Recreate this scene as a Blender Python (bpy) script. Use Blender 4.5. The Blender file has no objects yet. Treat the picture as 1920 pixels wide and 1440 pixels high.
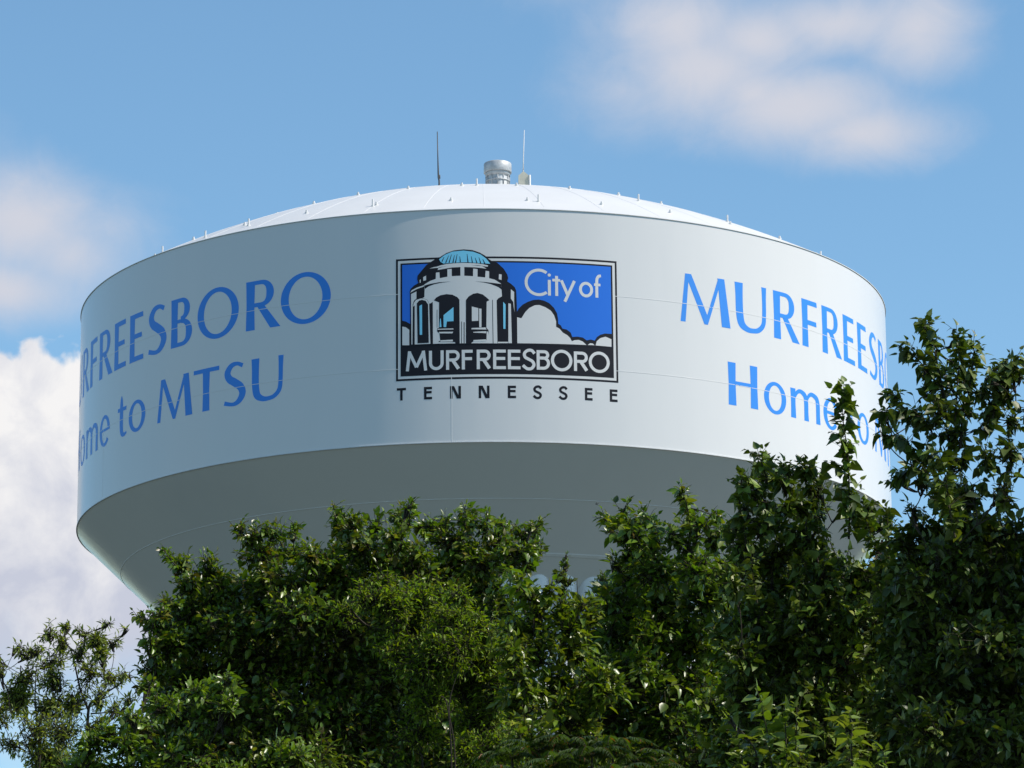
import bpy, bmesh, math, random
import numpy as np
from mathutils import Vector, Matrix, noise
from mathutils.geometry import tessellate_polygon

scene = bpy.context.scene
R_ = math.radians

# ------------------------------------------------------------------ camera
CAM_D, CAM_Z = 110.165, 1.6          # metres from the tower axis, eye height
FPX = 7131.16                        # focal length in units of a 1920 px wide frame
PITCH, YAW, ROLL = 0.249718, 0.0076239, -0.0085318
cam_data = bpy.data.cameras.new('camera')
cam = bpy.data.objects.new('camera', cam_data)
scene.collection.objects.link(cam)
cam_data.sensor_width = 36.0
cam_data.lens = FPX * 36.0 / 1920.0
cam_data.clip_start = 0.5
cam_data.clip_end = 12000.0
cp, sp, cy, sy = math.cos(PITCH), math.sin(PITCH), math.cos(YAW), math.sin(YAW)
FW = Vector((sy*cp, cy*cp, sp)); RT0 = Vector((cy, -sy, 0)); UP0 = RT0.cross(FW)
RT = math.cos(ROLL)*RT0 + math.sin(ROLL)*UP0
UP = -math.sin(ROLL)*RT0 + math.cos(ROLL)*UP0
CAM = Vector((0, -CAM_D, CAM_Z))
cam.matrix_world = Matrix(((RT.x, UP.x, -FW.x, CAM.x), (RT.y, UP.y, -FW.y, CAM.y),
                           (RT.z, UP.z, -FW.z, CAM.z), (0, 0, 0, 1)))
scene.camera = cam
scene.render.resolution_x, scene.render.resolution_y = 1024, 768

def at(px, py, d):
    """point of the place seen at (px, py) of the 1920 x 1440 photograph, d metres ahead of the camera"""
    v = FW + (px-960)/FPX*RT - (py-720)/FPX*UP
    return CAM + v*(d/v.y)

# ------------------------------------------------------------------ world, sun, exposure
SUN_AZ, SUN_EL = R_(104.0), R_(47.0)          # azimuth clockwise from +Y
scene.view_settings.view_transform = 'Standard'
scene.view_settings.look = 'None'
scene.view_settings.exposure = 0.2
scene.view_settings.gamma = 1.0
scene.cycles.max_bounces = 8
scene.cycles.transparent_max_bounces = 8

sun_data = bpy.data.lights.new('sun', 'SUN')
sun_data.energy = 4.7
sun_data.angle = R_(0.5)
sun_data.color = (1.0, 0.925, 0.815)
sun = bpy.data.objects.new('sun', sun_data)
scene.collection.objects.link(sun)
sdir = Vector((math.sin(SUN_AZ)*math.cos(SUN_EL), math.cos(SUN_AZ)*math.cos(SUN_EL), math.sin(SUN_EL)))
sun.rotation_euler = sdir.to_track_quat('Z', 'Y').to_euler()

world = bpy.data.worlds.new('World')
scene.world = world
world.use_nodes = True
wt = world.node_tree
wt.nodes.clear()

class G:
    """tiny helper for wiring node graphs"""
    def __init__(s, tree): s.t = tree
    def n(s, kind, **kw):
        nd = s.t.nodes.new(kind)
        for k, v in kw.items(): setattr(nd, k, v)
        return nd
    def put(s, sock, v):
        if hasattr(v, 'is_output'): s.t.links.new(v, sock)
        else: sock.default_value = v
    def m(s, op, a, b=None, c=None, clamp=False):
        nd = s.n('ShaderNodeMath', operation=op, use_clamp=clamp)
        for i, v in enumerate((a, b, c)):
            if v is not None: s.put(nd.inputs[i], v)
        return nd.outputs[0]
    def noise(s, vec, scale, detail=5, rough=0.55, dist=0.0):
        nd = s.n('ShaderNodeTexNoise')
        s.put(nd.inputs['Vector'], vec)
        nd.inputs['Scale'].default_value = scale
        nd.inputs['Detail'].default_value = detail
        nd.inputs['Roughness'].default_value = rough
        nd.inputs['Distortion'].default_value = dist
        return nd.outputs[0]
    def step(s, v, a, b, x=0.0, y=1.0):
        nd = s.n('ShaderNodeMapRange', interpolation_type='SMOOTHSTEP')
        s.put(nd.inputs[0], v)
        for i, q in enumerate((a, b, x, y)): s.put(nd.inputs[i+1], q)
        return nd.outputs[0]
    def mix(s, f, a, b):
        nd = s.n('ShaderNodeMix', data_type='RGBA')
        s.put(nd.inputs[0], f); s.put(nd.inputs[6], a); s.put(nd.inputs[7], b)
        return nd.outputs[2]

g = G(wt)
sky = g.n('ShaderNodeTexSky', sky_type='NISHITA', sun_disc=False)
sky.sun_elevation = SUN_EL
sky.sun_rotation = SUN_AZ
sky.altitude = 200.0
sky.air_density = 1.0
sky.dust_density = 0.1
sky.ozone_density = 3.6
bg_sky = g.n('ShaderNodeBackground')
hz = g.n('ShaderNodeVectorMath', operation='MULTIPLY'); g.put(hz.inputs[0], sky.outputs[0]); hz.inputs[1].default_value = (0.915, 1.06, 1.00)   # late-summer sky leans to cyan
g.put(bg_sky.inputs[0], hz.outputs[0]); bg_sky.inputs[1].default_value = 0.146
tc = g.n('ShaderNodeTexCoord')
sep = g.n('ShaderNodeSeparateXYZ'); g.put(sep.inputs[0], tc.outputs['Generated'])
DX, DY, DZ = sep.outputs
az = g.m('MULTIPLY', g.m('ARCTAN2', DX, DY), 57.29578)       # compass bearing, degrees
el = g.m('MULTIPLY', g.m('ARCSINE', DZ), 57.29578)           # elevation, degrees
comb = g.n('ShaderNodeCombineXYZ'); g.put(comb.inputs[0], az); g.put(comb.inputs[1], el)
SKY = comb.outputs[0]

def blob(c):
    a0, e0, ra, re, st = c
    dx = g.m('DIVIDE', g.m('SUBTRACT', az, a0), ra)
    dy = g.m('DIVIDE', g.m('SUBTRACT', el, e0), re)
    q = g.m('SQRT', g.m('ADD', g.m('MULTIPLY', dx, dx), g.m('MULTIPLY', dy, dy)))
    return g.m('MULTIPLY', g.m('SUBTRACT', 1.15, q), st)
def union(cs):
    o = None
    for c in cs:
        b = blob(c)
        o = b if o is None else g.m('SMOOTH_MAX', o, b, 0.25)
    return o
WISPS = [(3.61, 18.99, 1.58, 0.8, 0.8), (4.86, 18.39, 1.58, 0.64, 0.85), (6.0, 17.95, 1.3, 0.46, 0.7), (3.12, 19.63, 1.24, 0.72, 0.75),
         (5.57, 19.6, 1.5, 0.5, 0.7), (6.9, 19.5, 0.9, 0.72, 0.75), (2.25, 18.69, 0.75, 0.48, 0.4),
         (-7.29, 16.72, 1.24, 0.8, 0.8), (-6.46, 16.18, 1.0, 0.64, 0.55), (-7.43, 15.64, 1.24, 0.48, 0.7), (-5.76, 16.6, 0.5, 0.4, 0.3),
         (4.3, 21.0, 4.0, 0.9, 0.8), (4.3, 18.6, 0.9, 0.5, 0.8), (4.4, 19.4, 1.0, 0.6, 0.8), (-9.6, 16.5, 2.0, 1.4, 0.8)]
wn = g.m('ADD', g.m('MULTIPLY', g.noise(SKY, 0.8, 9, 0.6, 0.9), 0.8), g.m('MULTIPLY', g.noise(SKY, 3.2, 8, 0.65, 0.4), 0.2))
wisp = g.m('ADD', union(WISPS), g.m('MULTIPLY', g.m('SUBTRACT', wn, 0.48), 0.75))
wisp = g.m('MULTIPLY', g.step(wisp, -0.40, 0.95), 0.97)
# heaped cloud low on the left
cn = g.noise(SKY, 1.7, 6, 0.5, 0.2)
cn2 = g.noise(SKY, 0.75, 4, 0.5, 0.0)
top = g.m('ADD', 14.62, g.m('MULTIPLY', g.m('SUBTRACT', cn, 0.5), 1.0))
top = g.m('ADD', top, g.m('MULTIPLY', g.m('SUBTRACT', cn2, 0.3), 0.9))
heap = g.step(g.m('SUBTRACT', top, el), -0.03, 0.16)
heap = g.m('MULTIPLY', heap, g.step(az, -1.0, -3.0))
heap = g.m('MULTIPLY', heap, g.step(az, -26.0, -19.0))
base_e = g.m('ADD', el, g.m('MULTIPLY', g.m('SUBTRACT', cn2, 0.5), 2.2))
heap = g.m('MULTIPLY', heap, g.step(base_e, 8.6, 10.6, 0.12, 1.0))
# broken cloud over the rest of the sky
gn = g.noise(tc.outputs['Generated'], 2.6, 6, 0.55, 0.2)
away = g.m('MAXIMUM', g.step(el, 23.0, 30.0), g.step(g.m('ABSOLUTE', az), 18.0, 30.0))
rest = g.m('MULTIPLY', g.m('MULTIPLY', g.step(gn, 0.56, 0.70), away), g.step(el, 1.0, 6.0))
rest = g.m('MULTIPLY', rest, 0.25)
shade = g.m('ADD', g.m('MULTIPLY', g.step(el, 10.2, 14.0), 0.72), g.m('MULTIPLY', g.m('SUBTRACT', g.noise(SKY, 0.9, 8, 0.6, 0.25), 0.47), 2.3), clamp=True)
c_heap = g.mix(shade, (0.50, 0.525, 0.62, 1), (0.80, 0.79, 0.79, 1))
c_wisp = (0.56, 0.575, 0.645, 1)
c_rest = (0.85, 0.85, 0.86, 1)
cover = g.m('MAXIMUM', g.m('MAXIMUM', wisp, heap), rest)
ccol = g.mix(g.m('GREATER_THAN', heap, g.m('MAXIMUM', wisp, rest)), g.mix(g.step(rest, 0.0, 0.3), c_wisp, c_rest), c_heap)
bg_cl = g.n('ShaderNodeBackground'); g.put(bg_cl.inputs[0], ccol); bg_cl.inputs[1].default_value = 1.0
mx = g.n('ShaderNodeMixShader'); g.put(mx.inputs[0], cover)
wt.links.new(bg_sky.outputs[0], mx.inputs[1]); wt.links.new(bg_cl.outputs[0], mx.inputs[2])
wout = g.n('ShaderNodeOutputWorld'); wt.links.new(mx.outputs[0], wout.inputs[0])
world.cycles.sampling_method = 'MANUAL'
world.cycles.sample_map_resolution = 512

# ------------------------------------------------------------------ object helpers
def link(o, parent=None, label=None, cat=None, group=None, kind=None):
    scene.collection.objects.link(o)
    if parent: o.parent = parent
    for k, v in (('label', label), ('category', cat), ('group', group), ('kind', kind)):
        if v: o[k] = v
    return o
def thing(name, loc, label, cat, group=None):
    o = bpy.data.objects.new(name, None)
    o.empty_display_size = 0.3
    o.location = loc
    return link(o, None, label, cat, group)
def from_bm(name, bm, mat, parent=None, smooth=True, **kw):
    me = bpy.data.meshes.new(name)
    bm.to_mesh(me); bm.free()
    if smooth: me.polygons.foreach_set('use_smooth', [True]*len(me.polygons))
    me.materials.append(mat)
    return link(bpy.data.objects.new(name, me), parent, **kw)
def lathe(bm, prof, n=96, c=(0, 0, 0), a0=0.0, a1=2*math.pi, cap0=False, cap1=False):
    full = abs(a1-a0-2*math.pi) < 1e-6
    m = n if full else n+1
    rows = []
    for r, z in prof:
        rows.append([bm.verts.new((c[0]+r*math.sin(a0+(a1-a0)*i/n), c[1]-r*math.cos(a0+(a1-a0)*i/n), c[2]+z)) for i in range(m)])
    for a, b in zip(rows, rows[1:]):
        for i in range(n):
            j = (i+1) % m
            bm.faces.new((a[i], a[j], b[j], b[i]))
    if cap0: bm.faces.new(list(reversed(rows[0])))
    if cap1: bm.faces.new(rows[-1])
def tube(bm, pts, rad, k=8, cap=True):
    pts = [Vector(p) for p in pts]
    rows = []
    for i, p in enumerate(pts):
        t = (pts[min(i+1, len(pts)-1)] - pts[max(i-1, 0)]).normalized()
        a = t.orthogonal().normalized(); b = t.cross(a)
        r = rad[i] if isinstance(rad, (list, tuple)) else rad
        rows.append([bm.verts.new(p + r*(math.cos(2*math.pi*j/k)*a + math.sin(2*math.pi*j/k)*b)) for j in range(k)])
    for a, b in zip(rows, rows[1:]):
        for j in range(k): bm.faces.new((a[j], a[(j+1) % k], b[(j+1) % k], b[j]))
    if cap:
        bm.faces.new(list(reversed(rows[0]))); bm.faces.new(rows[-1])

def paint(name, col, rough=0.35, spec=0.5, var=0.0, scale=1.0, metallic=0.0, bump=0.0):
    m = bpy.data.materials.new(name); m.use_nodes = True
    q = G(m.node_tree); b = m.node_tree.nodes['Principled BSDF']
    b.inputs['Roughness'].default_value = rough
    b.inputs['Specular IOR Level'].default_value = spec
    b.inputs['Metallic'].default_value = metallic
    t = q.n('ShaderNodeTexCoord')
    nz = q.noise(t.outputs['Object'], scale, 5, 0.6)
    f = q.step(nz, 0.3, 0.7)
    c2 = tuple(c*(1-var) for c in col)
    q.put(b.inputs['Base Color'], q.mix(f, (*col, 1), (*c2, 1)))
    if bump:
        bp = q.n('ShaderNodeBump'); bp.inputs['Strength'].default_value = 1.0; bp.inputs['Distance'].default_value = bump
        q.put(bp.inputs['Height'], q.noise(t.outputs['Object'], scale*2.0, 3, 0.5)); q.put(b.inputs['Normal'], bp.outputs[0])
    return m
# ------------------------------------------------------------------ ground
def ground_material():
    m = bpy.data.materials.new('grass_ground'); m.use_nodes = True
    q = G(m.node_tree); b = m.node_tree.nodes['Principled BSDF']
    t = q.n('ShaderNodeTexCoord')
    n1 = q.noise(t.outputs['Object'], 0.06, 8, 0.65); n2 = q.noise(t.outputs['Object'], 3.0, 6, 0.7)
    c = q.mix(q.step(n1, 0.35, 0.65), (0.028, 0.036, 0.021, 1), (0.038, 0.038, 0.030, 1))
    c = q.mix(q.step(n2, 0.4, 0.75), c, (0.022, 0.03, 0.016, 1))
    q.put(b.inputs['Base Color'], c); b.inputs['Roughness'].default_value = 0.95
    bp = q.n('ShaderNodeBump'); bp.inputs['Distance'].default_value = 0.05
    q.put(bp.inputs['Height'], n2); q.put(b.inputs['Normal'], bp.outputs[0])
    return m
bm = bmesh.new()
bmesh.ops.create_grid(bm, x_segments=60, y_segments=60, size=4000)
from_bm('ground', bm, ground_material(), kind='structure')

# ------------------------------------------------------------------ water tower
TR = 12.0
ZB = 23.4574 + CAM_Z          # lower edge of the painted wall
ZT = 29.9125 + CAM_Z          # upper edge
DH, DP = 3.5, 1.9             # roof rise and profile power
WALL = (0.69, 0.675, 0.665)

def tank_material():
    m = bpy.data.materials.new('white_tank_paint'); m.use_nodes = True
    q = G(m.node_tree); b = m.node_tree.nodes['Principled BSDF']
    t = q.n('ShaderNodeTexCoord')
    mp = q.n('ShaderNodeMapping'); mp.inputs['Scale'].default_value = (1, 1, 0.12); q.put(mp.inputs[0], t.outputs['Object'])
    streak = q.noise(mp.outputs[0], 1.6, 6, 0.6); blot = q.noise(t.outputs['Object'], 0.35, 4, 0.5)
    c = q.mix(q.step(streak, 0.3, 0.85), (*WALL, 1), (0.67, 0.657, 0.648, 1))
    c = q.mix(q.step(blot, 0.25, 0.8), c, (0.68, 0.667, 0.657, 1))
    q.put(b.inputs['Base Color'], c)
    q.put(b.inputs['Roughness'], q.step(blot, 0.3, 0.7, 0.19, 0.24))
    b.inputs['Specular IOR Level'].default_value = 0.65
    # faint unevenness of the rolled plates
    bp = q.n('ShaderNodeBump'); bp.inputs['Strength'].default_value = 1.0; bp.inputs['Distance'].default_value = 0.02
    mp2 = q.n('ShaderNodeMapping'); mp2.inputs['Scale'].default_value = (1, 1, 0.25); q.put(mp2.inputs[0], t.outputs['Object'])
    q.put(bp.inputs['Height'], q.noise(mp2.outputs[0], 0.7, 2, 0.4)); q.put(b.inputs['Normal'], bp.outputs[0])
    return m
M_TANK = tank_material()
M_WELD = paint('weld_bead_paint', (0.72, 0.71, 0.70), 0.35, 0.5, 0.06, 3)
M_ROOF = paint('roof_paint', (0.69, 0.68, 0.67), 0.4, 0.4, 0.05, 0.5)
M_STEEL = paint('galvanised_steel', (0.50, 0.52, 0.54), 0.55, 0.4, 0.25, 6, 0.25)
M_DARKSTEEL = paint('dark_steel', (0.06, 0.06, 0.065), 0.5, 0.5, 0.3, 6)
M_BEIGE = paint('beige_hatch_paint', (0.60, 0.57, 0.47), 0.55, 0.4, 0.12, 4)

tower = thing('water_tower', (0, 0, 0), 'huge white steel water tower with blue city name on a fluted column behind trees', 'water tower')
def rz(r): return ZT + DH*(1-(r/TR)**DP)

bm = bmesh.new()
lathe(bm, [(TR, ZB), (TR, ZB+2.1), (TR, ZB+4.2), (TR, ZT)], 512)
shell = from_bm('tank_wall', bm, M_TANK, tower)
bm = bmesh.new()
for z in (2.06, 4.14):
    lathe(bm, [(TR-0.003, ZB+z-0.011), (TR+0.0035, ZB+z-0.007), (TR+0.0035, ZB+z+0.007), (TR-0.003, ZB+z+0.011)], 512)
def vseam(phi, z0, z1, r=TR, w=0.012):
    c, s = math.cos(phi), math.sin(phi)
    vs = []
    for off, t in ((-0.003, -w), (0.003, -w*0.6), (0.003, w*0.6), (-0.003, w)):
        x, y = (r+off)*s + t*c, -(r+off)*c + t*s
        vs.append((bm.verts.new((x, y, z0)), bm.verts.new((x, y, z1))))
    for a, b in zip(vs, vs[1:]): bm.faces.new((a[0], b[0], b[1], a[1]))
for row, (z0, z1, ph) in enumerate(((ZB+0.02, ZB+2.04, -4.13),)):
    for k in range(6):
        vseam(R_(ph + 60*k), z0, z1)
from_bm('weld_seams', bm, M_TANK, shell, smooth=False)

# roof: overhanging drip edge, then the low dome
bm = bmesh.new()
N = 40
lip = [(TR-0.05, ZT-0.006), (TR+0.022, ZT-0.006), (TR+0.022, ZT+0.012), (TR*(1-1/N), rz(TR*(1-1/N))+0.012)]
for s in zip(lip, lip[1:]): lathe(bm, list(s), 512)          # crisp drip edge
lathe(bm, [(TR*(1-i/N), rz(TR*(1-i/N))+0.012) for i in range(1, N)] + [(0.01, ZT+DH+0.012)], 512)
roof = from_bm('dome_roof', bm, M_ROOF, tower)
bm = bmesh.new()                      # lap seams of the roof plates
def rseam(phi, r0, r1, w=0.014):
    vs = []
    n = 20
    for i in range(n+1):
        r = r0 + (r1-r0)*i/n; z = rz(r)+0.012
        c, s = math.cos(phi), math.sin(phi)
        vs.append([bm.verts.new((r*s+t*c, -r*c+t*s, z+h)) for t, h in ((-w, -0.004), (-w*.4, 0.005), (w*.4, 0.005), (w, -0.004))])
    for a, b in zip(vs, vs[1:]):
        for j in range(3): bm.faces.new((a[j], a[j+1], b[j+1], b[j]))
for k in range(45): rseam(R_(0.15 + 8*k), 7.05, TR-0.1)
for k in range(24): rseam(R_(3 + 15*k), 1.2, 6.98)
lathe(bm, [(7.03, rz(7.03)+0.008), (7.01, rz(7.0)+0.018), (6.98, rz(6.98)+0.008)], 256)
from_bm('plate_seams', bm, M_ROOF, roof, smooth=False)
# lifting lugs and rail posts welded to the roof
lug_bm = bmesh.new()
tube(lug_bm, [(0, 0, -0.05), (0, 0, 0.085)], 0.027, 10)
tube(lug_bm, [(0, 0, -0.03), (0, 0, 0.03)], 0.05, 10)
lug_me = bpy.data.meshes.new('lug'); lug_bm.to_mesh(lug_me); lug_bm.free(); lug_me.materials.append(M_ROOF)
post_bm = bmesh.new()
tube(post_bm, [(0, 0, -0.05), (0, 0, 0.20)], 0.025, 10)
tube(post_bm, [(0, 0, -0.03), (0, 0, 0.02)], 0.05, 10)
post_me = bpy.data.meshes.new('rail_post'); post_bm.to_mesh(post_me); post_bm.free(); post_me.materials.append(M_ROOF)
def on_roof(name, me, az_, r):
    o = bpy.data.objects.new(name, me)
    o.location = (r*math.sin(az_), -r*math.cos(az_), rz(r)+0.012)
    o.rotation_euler = (0, 0, az_)
    link(o, roof)
for k in range(-9, 10): on_roof('lug', lug_me, R_(6.4 + 10.9*k), 10.95)
for k in range(-9, 10): on_roof('lug', lug_me, R_(7.1 + 11.4*k), 7.75)
for a, r in ((-41.7, 11.6), (-35.1, 11.27), (7.9, 11.06), (-1.2, 7.75), (28.0, 9.3), (41.7, 10.34), (-15.7, 11.1), (62.0, 11.0), (-57.0, 10.9)):
    on_roof('rail_post', post_me, R_(a), r)

# conical underside
CA = R_(44.0)
def cone_r(dz): return TR - dz/math.tan(CA)
bm = bmesh.new()
lathe(bm, [(TR-0.002, ZB)] + [(cone_r(d)-0.0, ZB-d) for d in (0.02, 0.3, 0.7, 1.25, 2.0, 2.5, 3.0, 3.4, 3.8)], 512)
under = from_bm('tank_underside', bm, M_TANK, tower)
bm = bmesh.new()
def cring(bm, dz, w, h):
    n = Vector((math.sin(CA), -math.cos(CA)))
    t = Vector((math.cos(CA), math.sin(CA)))
    pr = []
    for a, b in ((-w, -0.004), (-w*.5, h), (w*.5, h), (w, -0.004)):
        q = Vector((cone_r(dz), ZB-dz)) + n*b + t*a
        pr.append((q.x, q.y))
    lathe(bm, pr, 512)
cring(bm, 1.25, 0.014, 0.007)
cring(bm, 2.50, 0.085, 0.010)
from_bm('weld_seams', bm, M_WELD, under, smooth=False)
bm = bmesh.new()
lathe(bm, [(TR-0.02, ZB-0.004), (TR+0.022, ZB-0.012), (TR+0.022, ZB+0.012), (TR-0.004, ZB+0.016)], 512)
from_bm('knuckle_edge', bm, paint('edge_paint', (0.62, 0.63, 0.64), 0.5, 0.4, 0.1, 3), tower, smooth=False)

# fluted column
bm = bmesh.new()
NF, RC, BU = 72, 8.52, 0.43
ring = []
for f in range(NF):
    for j in range(12):
        u = j/12.0
        a = 2*math.pi*(f+u)/NF + R_(14.45-2.5)
        b = math.sqrt(max(0.0, 1-(2*u-1)**2))
        ring.append(((RC+BU*b), a))
zs = [0.0, 6.0, 12.0, 18.0, ZB-3.9, ZB-2.6]
rows = [[bm.verts.new((r*math.sin(a), -r*math.cos(a), z)) for r, a in ring] for z in zs]
for A, B in zip(rows, rows[1:]):
    for i in range(len(ring)):
        j = (i+1) % len(ring)
        bm.faces.new((A[i], A[j], B[j], B[i]))
from_bm('fluted_column', bm, M_TANK, tower)

# roof vent
bm = bmesh.new()
vx, vz = 0.46, ZT
zr = rz(0.46)-ZT
lathe(bm, [(0.42, zr-0.05), (0.42, zr+0.06), (0.345, zr+0.09), (0.345, 4.67)], 48, (vx, 0, vz))
for k in range(12):
    a = 2*math.pi*k/12
    tube(bm, [(vx+0.36*math.sin(a), -0.36*math.cos(a), vz+4.35), (vx+0.36*math.sin(a), -0.36*math.cos(a), vz+4.70)], 0.014, 6)
lathe(bm, [(0.33, 4.50), (0.37, 4.50), (0.37, 4.53), (0.33, 4.53)], 48, (vx, 0, vz))
vent = from_bm('roof_vent', bm, M_STEEL, tower)
bm = bmesh.new()
lathe(bm, [(0.33, 4.66), (0.372, 4.66), (0.378, 4.80), (0.36, 4.81)], 48, (vx, 0, vz))
from_bm('vent_collar', bm, M_STEEL, vent)
bm = bmesh.new()
lathe(bm, [(0.36, 4.785), (0.418, 4.78), (0.424, 4.79), (0.420, 5.06), (0.40, 5.085), (0.2, 5.12), (0.01, 5.13)], 48, (vx, 0, vz))
from_bm('vent_cap', bm, M_STEEL, vent)
# gabled hatch housing beside the vent
bm = bmesh.new()
hx0, hx1, hz0, hz1, hz2 = 1.085, 1.40, rz(1.4)-0.1, ZT+4.60, ZT+4.735
sec = [(hx0, hz0), (hx1, hz0), (hx1, hz1), ((hx0+hx1)/2, hz2), (hx0, hz1)]
f0 = [bm.verts.new((x, -0.35, z)) for x, z in sec]; f1 = [bm.verts.new((x, 0.35, z)) for x, z in sec]
bm.faces.new(f0); bm.faces.new(list(reversed(f1)))
for i in range(5): bm.faces.new((f0[i], f1[i], f1[(i+1) % 5], f0[(i+1) % 5]))
hatch = from_bm('hatch_housing', bm, M_BEIGE, tower, smooth=False)
bm = bmesh.new()
tube(bm, [(1.43, -0.36, rz(1.4)-0.1), (1.43, -0.36, ZT+4.61)], 0.028, 8)
from_bm('hatch_post', bm, M_ROOF, hatch)

# whip antennas (each can be unbolted and lifted off)
dark = thing('whip_antenna', (-1.33, 0, rz(1.33)), 'thin dark whip antenna standing left of the roof vent', 'antenna', 'whip antennas on the tower roof')
def local(bm, loc): bmesh.ops.translate(bm, verts=bm.verts, vec=-Vector(loc))
bm = bmesh.new(); zr = rz(1.33)
tube(bm, [(-1.315, 0, zr-0.03), (-1.315, 0, ZT+4.55), (-1.335, 0, ZT+4.66), (-1.34, 0, ZT+4.80), (-1.35, 0, ZT+5.2), (-1.366, 0, ZT+6.12)], [0.03, 0.026, 0.028, 0.026, 0.019, 0.013], 8)
local(bm, dark.location); from_bm('whip', bm, M_DARKSTEEL, dark)
bm = bmesh.new()
tube(bm, [(-1.30, 0, ZT+4.62), (-1.30, 0, ZT+4.74)], 0.022, 8)
local(bm, dark.location); from_bm('clamp', bm, M_DARKSTEEL, dark)
white = thing('whip_antenna', (1.235, 0, ZT+4.73), 'thin white whip antenna rising from the beige gabled hatch right of the roof vent', 'antenna', 'whip antennas on the tower roof')
bm = bmesh.new()
tube(bm, [(1.236, 0, ZT+4.84), (1.245, 0, ZT+5.3), (1.28, 0, ZT+6.15)], [0.017, 0.014, 0.009], 8)
local(bm, white.location); from_bm('whip', bm, M_ROOF, white)
bm = bmesh.new()
tube(bm, [(1.235, 0, ZT+4.715), (1.235, 0, ZT+4.86)], 0.022, 8)
local(bm, white.location); from_bm('clamp', bm, M_STEEL, white)

# ------------------------------------------------------------------ lettering and emblem painted on the wall
M_BLACK = paint('black_sign_paint', (0.010, 0.010, 0.016), 0.5, 0.2)
M_ROYAL = paint('royal_blue_sign_paint', (0.018, 0.165, 0.70), 0.4, 0.3)
M_LIGHT = paint('light_blue_sign_paint', (0.20, 0.62, 0.84), 0.35, 0.5)
M_WHITE = paint('white_sign_paint', (0.69, 0.675, 0.665), 0.32, 0.5)
M_TEXT = paint('blue_letter_paint', (0.036, 0.245, 0.76), 0.4, 0.3)

def decal(name, faces, mat, parent, u0=0.0, off=0.004, step=0.003):
    """flat shapes given in metres (u along the wall, v up) wrapped onto the cylinder, each in its own thin layer"""
    bm = bmesh.new()
    lay = bm.verts.layers.float.new('h')
    for k, (shape, h) in enumerate(faces):
        vs = [bm.verts.new((u+u0, v, 0)) for u, v in shape]
        for q in vs: q[lay] = off + h
        if len(vs) <= 4: bm.faces.new(vs)
        else:
            for tri in tessellate_polygon([[Vector((u, v, 0)) for u, v in shape]]):
                try: bm.faces.new([vs[i] for i in tri])
                except ValueError: pass
    us = [q.co.x for q in bm.verts]
    lo, hi = min(us), max(us)
    n = int((hi-lo)/0.2)
    for i in range(1, n+1):
        bmesh.ops.bisect_plane(bm, geom=bm.verts[:]+bm.edges[:]+bm.faces[:], plane_co=(lo+0.2*i, 0, 0), plane_no=(1, 0, 0))
    for q in bm.verts:
        u, v = q.co.x, q.co.y
        r = TR + q[lay]
        q.co = (r*math.sin(u/TR), -r*math.cos(u/TR), ZB+v)
    bmesh.ops.recalc_face_normals(bm, faces=bm.faces)
    for f in bm.faces:
        c = f.calc_center_median()
        if f.normal.x*c.x + f.normal.y*c.y < 0: f.normal_flip()
    return from_bm(name, bm, mat, parent)

def smooth_path(P, n=8):
    out = []
    P = [P[0]] + list(P) + [P[-1]]
    for i in range(1, len(P)-2):
        for k in range(n):
            t = k/n
            out.append(tuple(0.5*(2*b + (c-a)*t + (2*a-5*b+4*c-d)*t*t + (3*b-a-3*c+d)*t**3) for a, b, c, d in zip(P[i-1], P[i], P[i+1], P[i+2])))
    out.append(P[-2])
    return out
def ribbon(path):
    """quads along (x, y, width) points"""
    L, Rr = [], []
    n = len(path)
    for i, (x, y, w) in enumerate(path):
        a, b = path[max(i-1, 0)], path[min(i+1, n-1)]
        tx, ty = b[0]-a[0], b[1]-a[1]
        d = math.hypot(tx, ty) or 1
        nx, ny = -ty/d*w/2, tx/d*w/2
        L.append((x+nx, y+ny)); Rr.append((x-nx, y-ny))
    return [[L[i], Rr[i], Rr[i+1], L[i+1]] for i in range(n-1)]
def ellipse_ring(cx, cy, rx, ry, tx, ty, n=56, a0=0.0, a1=360.0):
    o = []
    for i in range(n):
        q = [R_(a0+(a1-a0)*(i+k)/n) for k in (0, 1)]
        P = [(cx+rx*math.cos(a), cy+ry*math.sin(a)) for a in q]
        Q = [(cx+(rx-tx)*math.cos(a), cy+(ry-ty)*math.sin(a)) for a in q]
        o.append([P[0], P[1], Q[1], Q[0]])
    return o
def bar(x0, y0, x1, y1, w0, w1=None):
    return ribbon([(x0, y0, w0), (x1, y1, w1 if w1 is not None else w0)])
def stem(x0, x1, y0, y1, fl=0.012):
    """upright stroke, its ends a little flared"""
    ym = (y0+y1)/2
    return [[(x0-fl, y0), (x1+fl, y0), (x1, ym), (x0, ym)], [(x0, ym), (x1, ym), (x1+fl, y1), (x0-fl, y1)]]
def arm(x0, x1, y0, y1, fl=0.02, up=True):
    return [[(x0, y0), (x1, y0-(fl if not up else 0)), (x1-0.01, y1+(fl if up else 0)), (x0, y1)]]

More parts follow.
